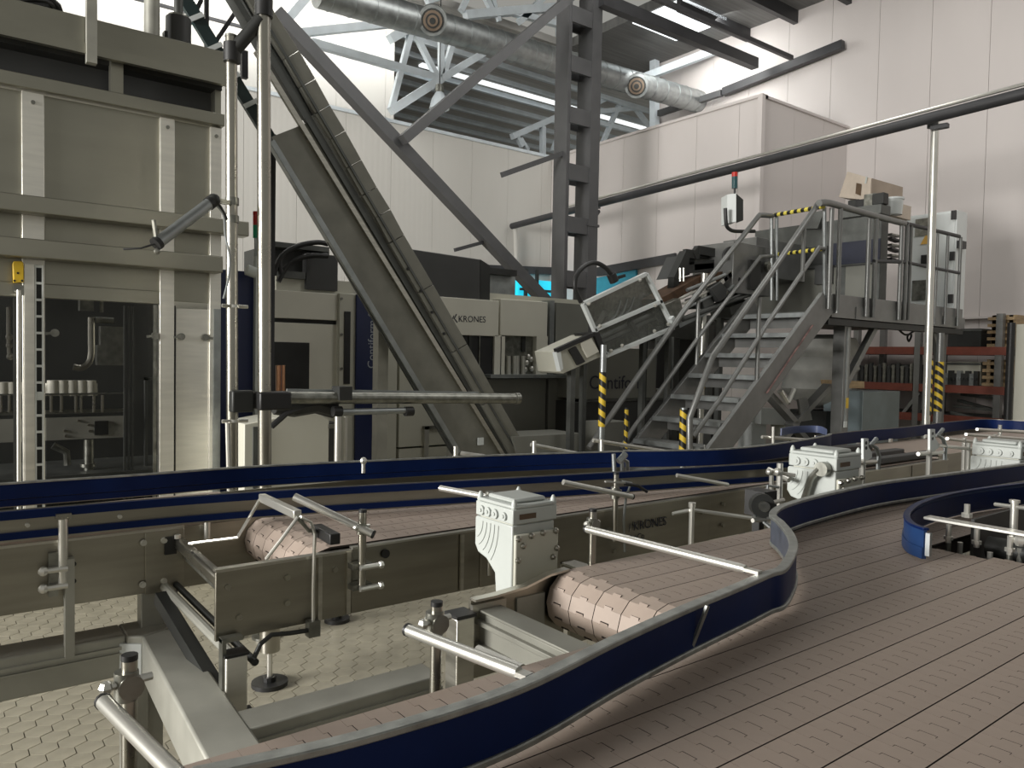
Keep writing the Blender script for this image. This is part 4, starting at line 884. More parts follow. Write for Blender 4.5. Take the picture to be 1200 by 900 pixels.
# teal strip with clamps rising behind
o = thing('cable_strip', 'dark teal slanting strip held by pale clips above the filler', 'strip', tuple(Y(270, 85, 6.3)))
part('strip_band', MB().bar(Y(211, -10, 6.3), Y(322, 172, 6.3), .04, .10, (0, 0, 1)), M['cyanwall'] if 0 else mat('teal_black_strip', (.018, .032, .032), .4), o)
for q in ((230, 20), (252, 55), (273, 90), (294, 121)): p = Y(*q, 6.26); part('clip', MB().bar(p + V((-.05, 0, -.035)), p + V((.05, 0, .035)), .02, .035), M['cabwhite'], o)
for a, b_ in (((212, 48), (236, 0)), ((244, 62), (276, 14)), ((242, -6), (242, 60)), ((262, 60), (276, 45))): part('stay', MB().bar(Y(*a, 6.35), Y(*b_, 6.35), .03, .03, (0, -1, 0)), M['darksteel'], o)
part('strip_hanger', MB().bar(Y(286, 60, 6.35), Y(286, 92, 6.35), .05, .05, (0, -1, 0)), M['darksteel'], o)
part('floor_post', MB().bx(2.28, 2.34, 6.3, 6.36, 0, 3.4), M['darksteel'], o)
# ---- incline conveyor
IY = 6.0
i_ = lambda x, y, d=0: Y(x, y, IY + d)
o = thing('incline_conveyor', 'steep grey incline conveyor trough crossing the picture left of centre', 'conveyor', (4.3, IY, 0))
part('back_plate', MB().prism([i_(*k) for k in ((319, 160), (360, 144), (446, 278), (548, 452), (600, 548), (540, 548), (476, 424), (345, 212))], (0, .05, 0)), M['inc'], o)
part('edge_channel', MB().bar(i_(317, 166, -.02), i_(536, 530, -.02), .05, .07, (0, -1, 0)), M['galv'], o, .004)
part('edge_channel', MB().bar(i_(309, 152, -.01), i_(531, 530, -.01), .04, .03, (0, -1, 0)), M['frost'], o)
part('edge_channel', MB().bar(i_(300, 60, -.02), i_(592, 538, -.02), .04, .032, (0, -1, 0)), M['steel'], o)
part('inner_channel', MB().bar(i_(313, 60, .0), i_(598, 538, .0), .06, .05, (0, -1, 0)), M['frost'], o)
ps = [(286, -30), (310, 12), (343, 64), (362, 97), (379, 128), (397, 158), (416, 192), (434, 224), (450, 250), (466, 280), (500, 338), (540, 408), (575, 470), (615, 540)]
for a, b_ in zip(ps[:-1], ps[1:]):
    k = (V(b_) - V(a)); L = k.length; k = k / L; n = V((-k.y, k.x)) * -1
    A = V(a); B = V(b_) - k * (.7)
    poly = [A - n * 11, B - n * 11, B + n * 9, A + n * 9]; n2 = [i_(q.x, q.y, -.06) for q in poly]
    part('side_guard', MB().prism(n2, (0, .05, 0)), M['inc'], o, .004)
part('guard_backing', MB().bar(i_(296, 8, -.0), i_(606, 536, -.0), .02, .14, (0, -1, 0)), M['frost'], o)
for a, b_, w_ in (((262, -18), (356, 140), 16), ((276, -18), (364, 136), 6), ((287, -18), (370, 132), 5)):
    part('upper_channel', MB().bar(i_(*a, .03), i_(*b_, .03), .05, w_ * .0075, (0, -1, 0)), M['frost'] if w_ > 10 else M['galv'], o)
for q in ((478, 315), (493, 341), (506, 366), (520, 391)): p = i_(*q, -.065); part('guard_bolt', MB().cyl(p, p + V((0, -.01, 0)), .014, 8), M['black'], o)
p = i_(563, 517, -.01); part('small_plate', MB().bx(p.x - .035, p.x + .025, p.y - .02, p.y, p.z - .035, p.z + .035), M['cabwhite'], o)
part('support_leg', MB().bx(4.0, 4.1, IY + .1, IY + .2, 0, 1.2).bx(3.2, 3.3, IY + .1, IY + .2, 0, 1.9), M['frame'], o)
# ---- stretch blow moulder
BY = 7.2
b2 = lambda x, y, d=0: Y(x, y, BY + d)
t = thing('blow_moulder', 'large beige and grey stretch blow moulder behind the incline conveyor', 'machine', (4.5, BY, 0))
def rect_px(nm, x0, y0, x1, y1, d0, d1, m, par=None, bev=0, **k):
    p, q = b2(x0, y1, d0), b2(x1, y0, d0); zm = (b2(x0, y0, d0).z + b2(x1, y0, d0).z) / 2; zb = (b2(x0, y1, d0).z + b2(x1, y1, d0).z) / 2
    return part(nm, MB().bx(p.x, q.x, BY + d0, BY + d1, zb, zm), M[m], par or t, bev, **k)
part('plinth', MB().bx(2.7, 6.6, BY + .1, BY + 1.2, 0, .9), M['dark'], t)
rect_px('rear_body', 322, 340, 690, 560, .10, 1.3, 'beige')
rect_px('door_panel', 320, 342, 396, 374, .02, .1, 'cream', bev=.005)
dr = rect_px('door_panel', 320, 379, 396, 545, .04, .1, 'cream', bev=.005)
rect_px('panel_gap', 320, 373, 396, 380, .06, .1, 'black')
rect_px('door_window', 318, 401, 363, 458, .03, .042, 'black', dr, .03, label='dark window with rounded corner')
rect_px('upper_frame', 316, 290, 386, 342, .15, .9, 'dark')
rect_px('upper_frame', 359, 298, 396, 340, .05, .8, 'hood')
rect_px('top_rail', 316, 286, 386, 292, .02, .2, 'frost')
rect_px('top_rail', 330, 318, 358, 326, .02, .2, 'frost')
for pts in ([(320, 322), (330, 300), (350, 288), (372, 284), (384, 286)], [(326, 330), (340, 308), (362, 300), (384, 300)], [(330, 325), (328, 306), (334, 296)]):
    part('machine_cable', MB().tube(smooth([b2(*q, -.1) for q in pts], 4), .025, 8), M['black'], t)
pst = rect_px('frame_post', 396, 344, 418, 545, -.02, .1, 'beige', bev=.004)
rect_px('slot', 403, 365, 411, 450, -.03, .0, 'black', pst)
for y_ in (350, 392, 432, 455): c = b2(400, y_, -.025); part('post_bolt', MB().cyl(c, c + V((0, -.012, 0)), .014, 8), M['nickel'], pst)
nv = rect_px('navy_pillar', 416, 346, 447, 545, -.05, .1, 'navy', bev=.004)
q = b2(439, 432, -.052); text_mesh('pillar_lettering', 'Contiform S', .09, M['pale'], nv, q, (0, 0, 1), (-1, 0, 0), .001, 'pale vertical lettering', width=b2(439, 366, -.05).z - q.z)
rect_px('door_panel', 447, 395, 466, 545, .0, .1, 'beige', bev=.004)
rect_px('door_panel', 467, 412, 540, 522, .02, .1, 'beige', bev=.004); rect_px('door_panel', 467, 524, 540, 560, .02, .1, 'beige')
rect_px('door_frame', 497, 500, 503, 560, -.02, .05, 'bright'); rect_px('door_frame', 497, 499, 518, 503, -.02, .05, 'nickel')
# dark hood
hd = part('hood', MB().prism([b2(470, 290, .05), b2(563, 304, .05), b2(563, 356, .05), b2(470, 352, .05)], (0, .8, 0)), M['hood'], t, .01)
part('hood_side', MB().prism([b2(563, 304, .05), b2(574, 311, .05), b2(574, 356, .05), b2(563, 356, .05)], (0, .75, 0)), M['dark'], t)
rect_px('end_window', 574, 323, 604, 352, .3, .34, 'galv'); rect_px('window_rail', 572, 315, 606, 322, .2, .5, 'dark')
# white front with windows
fr = rect_px('white_front', 512, 350, 585, 393, -.05, .1, 'cream', bev=.006)
rect_px('white_front', 512, 393, 540, 440, -.05, .1, 'cream'); rect_px('white_front', 579, 393, 588, 440, -.05, .1, 'cream')
rect_px('front_window', 540, 393, 579, 440, -.02, .05, 'black'); rect_px('window_bar', 549, 393, 553, 440, -.035, -.02, 'dark'); rect_px('window_bar', 561, 393, 563, 440, -.035, -.02, 'nickel')
fr2 = rect_px('white_front', 586, 352, 642, 394, -.05, .1, 'cream', bev=.006); rect_px('white_front', 628, 394, 642, 440, -.05, .1, 'cream'); rect_px('white_front', 586, 394, 592, 440, -.05, .1, 'cream')
rect_px('front_window', 590, 394, 630, 440, .02, .06, 'nickel'); rect_px('window_bar', 612, 394, 616, 412, -.0, .02, 'dark')
for px in (596, 603, 606, 613): c = b2(px, 430, -.0); part('preform_gripper', MB().cyl(b2(px, 440, 0), b2(px, 417, 0), .03, 10), M['bright'], t)
for q in ((617, 425), (622, 421), (615, 433), (623, 432), (619, 418)): part('gripper_wheel', MB().ball(b2(*q, 0), .035, 8), M['bright'], t)
rect_px('corner_post', 643, 352, 650, 440, -.06, .1, 'galv'); rect_px('side_body', 650, 356, 690, 440, -.02, .4, 'greypaint')
q = b2(537, 377, -.052); text_mesh('lettering', 'KRONES', .1, M['ink'], fr, q, (1, 0, .02), (0, 0, 1), .001, 'dark lettering on the beige front', width=b2(569, 378, -.05).x - q.x)
q = b2(530, 371, -.052); part('emblem_stroke', MB().bar(b2(529, 377, -.052), b2(532, 370, -.052), .003, .012, (1, 0, 0)).bar(b2(532, 374, -.052), b2(535, 368, -.052), .003, .012, (1, 0, 0)).bar(b2(533, 374, -.052), b2(536, 378, -.052), .003, .012, (1, 0, 0)), M['ink'], fr)
part('ledge', MB().bx(b2(560, 440).x, b2(690, 440).x, BY - .25, BY + .1, b2(620, 443, -.2).z, b2(620, 439, -.2).z), M['galv'], t)
rect_px('base_panel', 540, 444, 640, 560, -.1, .1, 'greypaint', bev=.004); rect_px('base_panel', 641, 444, 682, 560, -.1, .1, 'greypaint', bev=.004)
rect_px('base_seam', 600, 508, 682, 510, -.12, -.1, 'frost'); rect_px('base_slot', 661, 498, 677, 501, -.12, -.1, 'black')
rect_px('teal_label', 577, 471, 583, 478, -.12, -.1, 'cyanwall')
# ---- second machine housing behind the stairs
t2 = thing('oven_housing', 'dark grey lettered machine housing behind the hazard-striped poles', 'machine', (7.0, 6.6, 0))
def r2(nm, x0, y0, x1, y1, d0, d1, m, par=None, yy=6.6, **k):
    p, q = Y(x0, y1, yy + d0), Y(x1, y0, yy + d0); zt_ = (Y(x0, y0, yy + d0).z + Y(x1, y0, yy + d0).z) / 2; zb_ = (Y(x0, y1, yy + d0).z + Y(x1, y1, yy + d0).z) / 2
    return part(nm, MB().bx(p.x, q.x, yy + d0, yy + d1, zb_, zt_), M[m], par or t2, .004, **k)
up = r2('upper_body', 686, 408, 770, 467, .0, .8, 'greypaint'); r2('upper_body', 790, 380, 842, 540, .3, .9, 'dark'); r2('door_opening', 769, 400, 786, 455, -.01, .0, 'black'); r2('post', 786, 395, 797, 540, -.02, .3, 'frost')
r2('upper_body', 770, 456, 790, 467, 0, .8, 'greypaint'); r2('base_door', 681, 470, 800, 552, .02, .8, 'hood'); r2('base_edge', 680, 467, 800, 470, -.01, .02, 'frost')
r2('grey_cover', 775, 370, 842, 398, .2, .8, 'frost'); r2('frame_bar', 820, 400, 850, 403, .25, .28, 'hood')
p0 = Y(690, 456, 6.595); text_mesh('lettering', 'Contiform', .2, M['ink'], up, p0, (1, 0, 0), (0, 0, 1), .001, 'large dark lettering', width=Y(757, 456, 6.59).x - p0.x)
single('sloped_bin', MB().prism([Y(*k, 5.9) for k in ((600, 512), (684, 508), (672, 545), (612, 545))], (0, .5, 0)).bx(5.9, 6.3, 6.0, 6.3, 0, .9), M['greypaint'], 'dark sloped bin low in front of the blow moulder base', 'bin')
# navy end column by the filler
o = thing('navy_column', 'navy blue machine end column right behind the standpipes', 'column', (1.9, 5.75, 0))
a = Y(252, 315, 5.72); c = Y(300, 318, 5.72)
part('navy_panel', MB().bx(a.x, c.x, 5.72, 6.3, 0, a.z), M['navy'], o, .005)
part('white_edge', MB().bx(a.x - .03, a.x - .004, 5.70, 5.74, 0, a.z), M['galv'], o)
part('handle', MB().cyl(Y(289, 316, 5.6), Y(300, 320, 5.6), .04, 12), M['white'], o)
part('white_strip', MB().bx(Y(300, 300, 5.65).x, Y(305, 300, 5.65).x, 5.65, 5.7, 1.0, Y(300, 300, 5.65).z), M['white'], o)
part('copper_pipe', MB().cyl(Y(326, 458, 5.6), Y(326, 428, 5.6), .018, 10).cyl(Y(332, 458, 5.6), Y(332, 428, 5.6), .014, 10), M['copper'], o)
a = Y(300, 283, 6.5); _s = 0; o = thing('signal_light', 'small red and green signal light beside the tallest standpipe', 'light', tuple(a))
part('red_segment', MB().cyl(Y(300, 264, 6.5), Y(300, 248, 6.5), .025, 12), M['red'], o); part('green_segment', MB().cyl(Y(300, 279, 6.5), Y(300, 264, 6.5), .025, 12), M['green'], o); part('stem', MB().cyl((a.x, 6.5, 0), Y(300, 279, 6.5), .015, 8), M['galv'], o)
# grey-beige cabinet behind the blue rail
a, b_ = Y(286, 545, 5.0), Y(386, 490, 5.0)
o = thing('switch_cabinet', 'low beige cabinet with sloping lid behind the standpipes', 'cabinet', ((a.x + b_.x) / 2, 5.1, 0))
za, zb_, zc_ = Y(286, 497, 5).z, Y(365, 484, 5).z, Y(386, 492, 5).z
part('body', MB().prism([V((a.x, 5, 0)), V((b_.x, 5, 0)), V((b_.x, 5, zc_)), V((Y(375, 487, 5).x, 5, zb_ - .01)), V((Y(365, 484, 5).x, 5, zb_)), V((Y(330, 486, 5).x, 5, zb_ - .02)), V((a.x, 5, za))], (0, .35, 0)), M['beige'], o, .006)
part('side_gap', MB().bx(b_.x, b_.x + .07, 5.0, 5.3, 0, zc_ - .02), M['dark'], o); part('hinge', MB().bx(b_.x - .01, b_.x + .03, 4.985, 5.0, zc_ - .06, zc_ - .03), M['nickel'], o)
part('trim', MB().bx(Y(296, 500, 5).x, Y(305, 500, 5).x, 4.985, 5, 0, za - .02), M['frost'], o)
# horizontal tubes with posts
o = thing('tube_rail', 'olive steel double tube rail running behind the standpipes to the incline foot', 'rail', tuple(Y(450, 540, 4.7)))
part('upper_tube', MB().cyl(Y(336, 466, 4.7), Y(604, 467, 4.7), .040, 16), M['nickel'], o)
part('top_strip', MB().bar(Y(336, 458, 4.75), Y(560, 461, 4.75), .02, .025), M['galv'], o)
part('lower_tube', MB().cyl(Y(396, 483, 4.7), Y(480, 481, 4.7), .022, 12), M['galv'], o)
for px, m_ in ((479, 'black'), (395, 'black')): c = Y(px, 482, 4.7); part('tube_cap', MB().cyl(c + V((-.03, 0, 0)), c + V((.03, 0, 0)), .034, 12), M[m_], o)
c = Y(603, 467, 4.7); part('tube_cap', MB().cyl(c, c + V((.04, 0, 0)), .045, 14), M['nickel'], o)
c = Y(400, 458, 4.7); part('clamp_block', MB().bx(c.x - .04, c.x + .05, 4.64, 4.76, c.z - .06, c.z + .03), M['dark'], o)
for px, r in ((396, .022), (405, .013)): c = Y(px, 488, 4.68); part('post', MB().cyl((c.x, 4.68, 0), c, r, 12), M['bright'], o)
part('hose_bundle', MB().tube([Y(*q, 4.8) for q in ((322, 475), (345, 478), (370, 474), (392, 480))], .06, 8), M['dark'], o); part('hose', MB().tube([Y(*q, 4.76) for q in ((318, 500), (335, 485), (360, 476), (385, 472))], .02, 8), M['black'], o)
for px, lab in ((428, 'small bright screw knob above the deep blue rail near the navy pillar'),):
    c = Z(px - 2, 540, 1.165); single('screw_knob', MB().ball(c, .015, 8).cyl(c + V((0, 0, -.05)), c, .008, 8), M['bright'], lab, 'knob')
# ================================================================ PLATFORM, STAIRS AND THE RIGHT-HAND SIDE
PY, PZ = 4.6, 2.16
pl = thing('work_platform', 'raised steel work platform with grey fascia at the head of the stairs', 'platform', (9.4, 5.2, 0))
part('deck', MB().bx(7.75, 11.25, PY + .02, 6.3, 2.10, PZ), M['frost'], pl)
part('fascia', MB().bx(7.95, 11.25, PY - .02, PY + .02, 2.10, 2.36), M['rail'], pl, .004)
part('fascia_step', MB().bx(8.45, 11.3, PY - .03, PY - .02, 2.10, 2.24), M['rail'], pl)
part('edge_beam', MB().bx(7.9, 11.3, PY - .01, PY + .1, 2.02, 2.09), M['dark'], pl)
part('leg', MB().bx(8.36, 8.50, PY + .05, PY + .19, 0, 2.05), M['rail'], pl, .004)
part('leg_slot', MB().bx(8.41, 8.45, PY + .04, PY + .05, .9, 2.0), M['galv'], pl)
for x_, y_ in ((11.1, 4.75), (7.9, 6.2), (11.1, 6.2)): part('leg', MB().bx(x_, x_ + .1, y_, y_ + .1, 0, 2.05), M['rail'], pl)
part('knee_brace', MB().bar((8.52, PY + .12, 1.35), (9.15, PY + .12, 2.03), .07, .07, (0, -1, 0)), M['rail'], pl)
part('knee_brace', MB().bar((11.1, PY + .15, 1.45), (10.75, PY + .15, 2.03), .07, .07, (0, -1, 0)), M['rail'], pl)
part('yellow_label', MB().bx(8.42, 8.47, PY + .035, PY + .045, 1.08, 1.20), M['yellow'], pl)
part('small_plate', MB().bx(8.39, 8.45, PY + .035, PY + .045, .86, .93), M['cabwhite'], pl)
def railing(label, posts, rails, loc):
    o = thing('guard_railing', label, 'railing', loc)
    for p, q, r in posts: part('post', MB().cyl(p, q, r, 12), M['rail'], o)
    for pts, r, m in rails: part('rail_tube', MB().tube(pts, r, 12), M[m], o)
    return o
n = lambda x, y, d=0: Y(x, y, PY - .05 + d)
def vpost(px, y0, y1, r=.026, d=0):
    a, b_ = n(px, y1, d), n(px, y0, d); return ((a.x, a.y, a.z), (a.x, a.y, b_.z), r)
railing('near handrail of the platform, grey tube on paired posts', [vpost(*k) for k in ((971, 243, 362), (981, 241, 367), (1015, 255, 371), (1023, 250, 372), (1053, 262, 375), (1059, 260, 375))],
    [(smooth([n(960, 238), n(972, 238), n(1000, 246), n(1040, 257), n(1060, 262)], 3), .036, 'rail'), ([n(1024, 306), n(1060, 307)], .022, 'darksteel')], tuple(n(1000, 372)))
railing('square-tube gate railing at the far right end of the platform', [vpost(*k) for k in ((1064, 261, 375, .02), (1107, 275, 380, .018), (1122, 277, 382, .02), (1095, 272, 380, .016))],
    [([n(1062, 262), n(1124, 277)], .024, 'darksteel'), ([n(1064, 308), n(1124, 320)], .020, 'darksteel')], tuple(n(1090, 380)))
# chained entry between the two stair handrails
FY2 = 5.5
fr_ = lambda x, y: Y(x, y, FY2)
o = thing('safety_bar', 'yellow and black striped double bar across the stair head', 'bar', tuple(fr_(906, 330)))
part('striped_bar', MB().tube([fr_(908, 252), Y(965, 242, PY)], .024, 10), M['hazardrail'], o); part('striped_bar', MB().tube([fr_(912, 298), Y(962, 292, PY)], .022, 10), M['hazardrail'], o)
for px in (904, 910): part('post', MB().cyl(fr_(px, 352), fr_(px, 253), .022, 10), M['galv'], o)
for px in (966,): part('post', MB().cyl(Y(px, 362, PY + .1), Y(px, 243, PY + .1), .022, 10), M['galv'], o)
# stairs run down towards -X
st = thing('steel_stairs', 'steep steel stairs with ribbed bright treads and dark stringers', 'stairs', (6.6, 5.0, 0))
xt, xb_, zt_, zb_ = 7.85, 5.35, 2.16, .0
def stringer(yy, m='rail'):
    return MB().prism([V((xt + .12, yy, 2.16)), V((xt - .10, yy, 2.36)), V((4.95, yy, 0)), V((5.30, yy, 0))], (0, .05, 0))
part('stringer', stringer(PY - .03), M['rail'], st, .004); part('stringer', stringer(FY2 - .02), M['rail'], st, .004)
sl = (2.16) / (xt - 5.15)
for k in range(9):
    z = 2.13 - k * .225; x = xt - .12 - (2.13 - z) / sl
    part('tread', MB().bx(x - .22, x + .02, PY + .02, FY2 - .02, z - .04, z), M['tread'], st, .003)
    part('tread_nose', MB().bx(x - .235, x - .22, PY + .02, FY2 - .02, z - .045, z + .002), M['galv'], st)
    part('riser', MB().bx(x + .0, x + .012, PY + .03, FY2 - .03, z - .15, z - .02), M['rail'], st)
part('warning_strip', MB().bar((6.75, PY - .035, 1.28), (7.55, PY - .035, 2.0), .004, .03, (0, -1, 0)), mat('red_white_strip', (.20, .12, .11), .6, 0, .6, 9), st)
# handrails of the stairs
def handrail(lab, top, mid, posts, yy):
    o = thing('stair_handrail', lab, 'handrail', tuple(Y(posts[0][0], posts[0][2], yy)))
    part('rail_tube', MB().tube([Y(*q, yy) for q in top], .030, 12), M['rail'], o); part('rail_tube', MB().tube([Y(*q, yy) for q in mid], .024, 12), M['rail'], o)
    for px, y0, y1 in posts: a, b_ = Y(px, y1, yy), Y(px, y0, yy); part('post', MB().cyl(a, (a.x, a.y, b_.z), .022, 10), M['rail'], o)
    return o
handrail('near stair handrail with two sloping tubes, right-hand side', [(968, 238), (959, 238), (900, 325), (835, 418), (808, 490), (808, 530)], [(966, 292), (960, 290), (900, 378), (845, 466), (812, 512)], [(886, 348, 480), (940, 265, 330)], PY)
handrail('far stair handrail with two sloping tubes, left-hand side', [(905, 253), (890, 252), (800, 366), (745, 445), (690, 525)], [(906, 300), (891, 301), (820, 393), (740, 505), (728, 525)], [(815, 352, 470)], FY2)
# poles with hazard tape
def hpole(lab, px, y0, ym, y1, yy, r, m='bright', lo=None):
    b_ = Y(px, y1, yy); a = Y(px + (0 if lo is None else lo), y0, yy); mid = Y(px, ym, yy)
    o = thing('marked_pole', lab, 'pole', (b_.x, yy, 0))
    part('pole_tube', MB().cyl((b_.x, yy, 0), (b_.x + (a.x - b_.x) * .0, yy, a.z) if lo is None else tuple(a), r, 14), M[m], o)
    part('hazard_tape', MB().cyl((b_.x, yy, b_.z), (b_.x, yy, mid.z), r * 1.12, 14), M['hazard'], o)
    return o
hpole('white pole with hazard tape left of the stairs, under the tilted guard box', 705, 404, 436, 500, 5.2, .030, 'galv')
hpole('thin hazard-taped pole at the foot of the far stair handrail', 733, 478, 480, 528, 5.3, .018, 'dark')
hpole('stout hazard-taped pole standing at the stair foot', 800, 478, 480, 530, 4.7, .032, 'galv')
hpole('bright pole rising through the far stair handrail', 822, 320, 418, 455, 5.7, .038, 'bright')
o = hpole('tall bright pole with hazard tape reaching up to the overhead pipe', 1086, 140, 420, 487, 4.3, .045, 'bright', lo=10)
part('clamp_ring', MB().cyl(Y(1093, 140, 4.3), Y(1093, 150, 4.3), .06, 14), M['dark'], o)
hpole('second hazard-taped pole just right of the tall bright pole', 1099, 390, 424, 482, 4.5, .045, 'rail')
# machine on the platform
mx = X(960, 300, 9.3).y
o = thing('preform_feeder', 'grey preform feeder with navy band standing on the platform', 'machine', (9.9, mx, PZ))
ya, yb_, ym = X(873, 300, 9.3).y, X(1044, 300, 9.3).y, X(975, 300, 9.3).y
zt1 = X(905, 268, 9.3).z; zn0, zn1 = X(1000, 309, 9.3).z, X(1000, 283, 9.3).z
part('body', MB().bx(9.3, 9.48, max(yb_, PY + .15), ya - .15, PZ, zt1), M['frost'], o, .01)
part('navy_band', MB().bx(9.285, 9.3, max(yb_, PY + .15), ym + .05, zn0, zn1), M['navydull'], o); part('dark_band', MB().bx(9.285, 9.3, ym + .06, ya - .35, zn0 + .03, zn1 - .02), M['dark'], o)
part('hopper_top', MB().bx(9.28, 9.52, max(yb_, PY + .15), ym - .1, zt1, zt1 + .12), M['frost'], o, .01)
part('cover_plate', MB().bx(9.28, 9.3, ym - .1, ya - .2, PZ + .1, zn0 - .03), M['greypaint'], o, .005); part('cover_plate', MB().bx(9.28, 9.3, max(yb_, PY + .2), ym - .2, PZ + .2, zn0 - .03), M['greypaint'], o, .005)
part('seam', MB().bx(9.27, 9.285, PY + .2, ya - .2, zn0 - .03, zn0 - .015), M['dark'], o)
c = X(963, 322, 9.2); part('switch_plate', MB().bx(9.2, 9.28, c.y - .12, c.y + .1, c.z - .12, c.z + .12), M['hood'], o)
c = X(1000, 262, 9.25); 
for k in range(5): part('top_fitting', MB().bx(9.3 + .1 * k, 9.42 + .1 * k, c.y - .35 + .16 * k, c.y - .2 + .16 * k, zt1 + .12, zt1 + .26 + .03 * (k % 2)), M[('dark', 'nickel', 'black')[k % 3]], o, .01)
part('tilted_flap', MB().prism([X(*k, 9.2) for k in ((938, 268), (948, 250), (966, 246), (958, 268))], (.05, 0, 0)), M['frost'], o)
part('side_conveyor', MB().bx(8.2, 9.3, 5.75, 6.25, PZ + .5, PZ + .98), M['rail'], o, .006)
part('chute', MB().bx(7.55, 8.3, 5.6, 6.2, 2.4, 3.0), M['rail'], o, .006)
c = Y(899, 313, 5.55); part('round_gauge', MB().cyl(c, c + V((0, -.05, 0)), .07, 16).cyl(c + V((0, -.05, 0)), c + V((0, -.06, 0)), .045, 14), M['nickel'], o)
c = Y(884, 322, 5.58); part('dark_panel', MB().bx(c.x - .1, c.x + .1, 5.56, 5.6, c.z - .18, c.z + .17), M['dark'], o)
# electrical cabinet
CX = 11.12
p, q = X(1057, 350, CX), X(1122, 246, CX)
o = thing('electrical_cabinet', 'white electrical cabinet with black hinges at the platform end', 'cabinet', (CX + .2, (p.y + q.y) / 2, PZ))
y0, y1, zt1 = min(p.y, q.y), max(p.y, q.y), q.z
part('body', MB().bx(CX, CX + .32, y0, y1, PZ, zt1), M['cabwhite'], o, .006)
dr = part('door', MB().bx(CX - .02, CX, y0 + .02, y1 - .02, PZ + .05, zt1 - .03), M['cabwhite'], o, .004)
for py in (252, 300, 350): c = X(1119, py, CX - .02); part('hinge', MB().bx(CX - .05, CX - .02, y0 - .0, y0 + .06, c.z - .06, c.z + .06), M['black'], dr)
c = X(1084, 266, CX - .02); part('display', MB().bx(CX - .03, CX - .02, c.y - .13, c.y + .13, c.z - .12, c.z + .12), M['nickel'], dr)
c = X(1081, 340, CX - .02); part('display', MB().bx(CX - .03, CX - .02, c.y - .14, c.y + .14, c.z - .14, c.z + .14), M['nickel'], dr)
c = X(1086, 280, CX - .022); part('warning_sign', MB().prism([c + V((0, .08, -.07)), c + V((0, -.08, -.07)), c + V((0, 0, .08))], (-.006, 0, 0)), mat('warning_orange', (.75, .45, .10), .5), dr)
c = X(1085, 304, CX - .02); part('rotary_switch', MB().bx(CX - .06, CX - .02, c.y - .05, c.y + .05, c.z - .06, c.z + .06), M['black'], dr)
c = Y(1124, 287, y0); part('lock', MB().bx(CX + .02, CX + .2, y0 - .05, y0, c.z - .05, c.z + .05), M['black'], o)
for k in range(6): c = Y(1047, 276 + k * 6, 5.0); part('cable_shelf', MB().bar(c + V((-.14, 0, .02 * (k % 2))), c + V((.14, 0, 0)), .1, .022), M['black' if k % 2 else 'nickel'], o)
# boxes and bucket on top
c = X(1016, 224, 9.7); 
o = thing('cardboard_box', 'tilted pale cardboard carton lying on top of the feeder', 'box', tuple(X(1010, 238, 9.7)))
A, B, Cc, D = X(1020, 235, 9.6), X(983, 231, 9.75), X(993, 201, 9.75), X(1021, 209, 9.6)
back = V((.75, -.05, 0)); k = [V(v_) for v_ in (A, B, Cc, D)]
part('carton', MB().prism(k, (.7, -.06, -.02)), M['card'], o); part('shaded_face', MB().prism([A + V((.0, -.006, 0)), D + V((0, -.006, 0)), D + V((.69, -.066, -.02)), A + V((.69, -.066, -.02))], (0, -.004, 0)), M['cardshade'], o)
m_ = A.lerp(Cc, .42); u = (B - A).normalized(); v_ = (D - A).normalized()
part('print_mark', MB().prism([m_ + u * .07 - v_ * .08 + V((-.02, 0, 0)), m_ - u * .02 - v_ * .1 + V((-.02, 0, 0)), m_ - u * .03 + v_ * .05 + V((-.02, 0, 0)), m_ + u * .06 + v_ * .06 + V((-.02, 0, 0))], (-.002, 0, 0)), M['brown'], o)
part('print_mark', MB().prism([m_ - u * .08 + v_ * .06 + V((-.02, 0, 0)), m_ - u * .11 + v_ * .06 + V((-.02, 0, 0)), m_ - u * .13 + v_ * .15 + V((-.02, 0, 0)), m_ - u * .10 + v_ * .15 + V((-.02, 0, 0))], (-.002, 0, 0)), M['white'], o)
c = X(1047, 252, 9.9); single('white_bucket', MB().tube([c, c + V((0, 0, .21))], [.10, .115], 18).tube([c + V((0, 0, .19)), c + V((0, 0, .215))], .122, 18), M['cabwhite'], 'pale plastic bucket beside the tilted carton on the feeder', 'bucket')
c = X(1035, 243, 9.9); single('flat_carton', MB().bx(c.x, c.x + .5, c.y - .12, c.y + .30, c.z - .12, c.z + .06), M['card'], 'low flat carton under the tilted one on the feeder', 'box')
# junction box on arm
B0 = Y(851, 228, 5.6)
o = thing('control_box', 'white control box with dark side and beacon on a bent black arm', 'box', tuple(Y(860, 262, 5.6)))
part('box_body', MB().prism([Y(852, 262, 5.7), Y(852, 228, 5.7), Y(863, 226, 5.6), Y(863, 260, 5.6)], (.10, .16, 0)), M['cabwhite'], o, .004)
part('dark_side', MB().prism([Y(863, 227, 5.59), Y(871, 234, 5.56), Y(871, 258, 5.56), Y(863, 261, 5.59)], (.02, .02, 0)), M['dark'], o)
part('beacon', MB().cyl(Y(861, 221, 5.62), Y(861, 207, 5.62), .034, 12), mat('beacon_teal', (.03, .09, .10), .2), o); part('beacon_cap', MB().cyl(Y(861, 207, 5.62), Y(861, 202, 5.62), .034, 12), M['red'], o); part('beacon_stem', MB().cyl(Y(861, 227, 5.62), Y(861, 221, 5.62), .012, 8), M['black'], o)
part('arm', MB().tube(smooth([Y(*k, 5.65) for k in ((850, 244), (851, 262), (854, 268), (862, 271), (884, 271))], 3), .022, 10), M['black'], o)
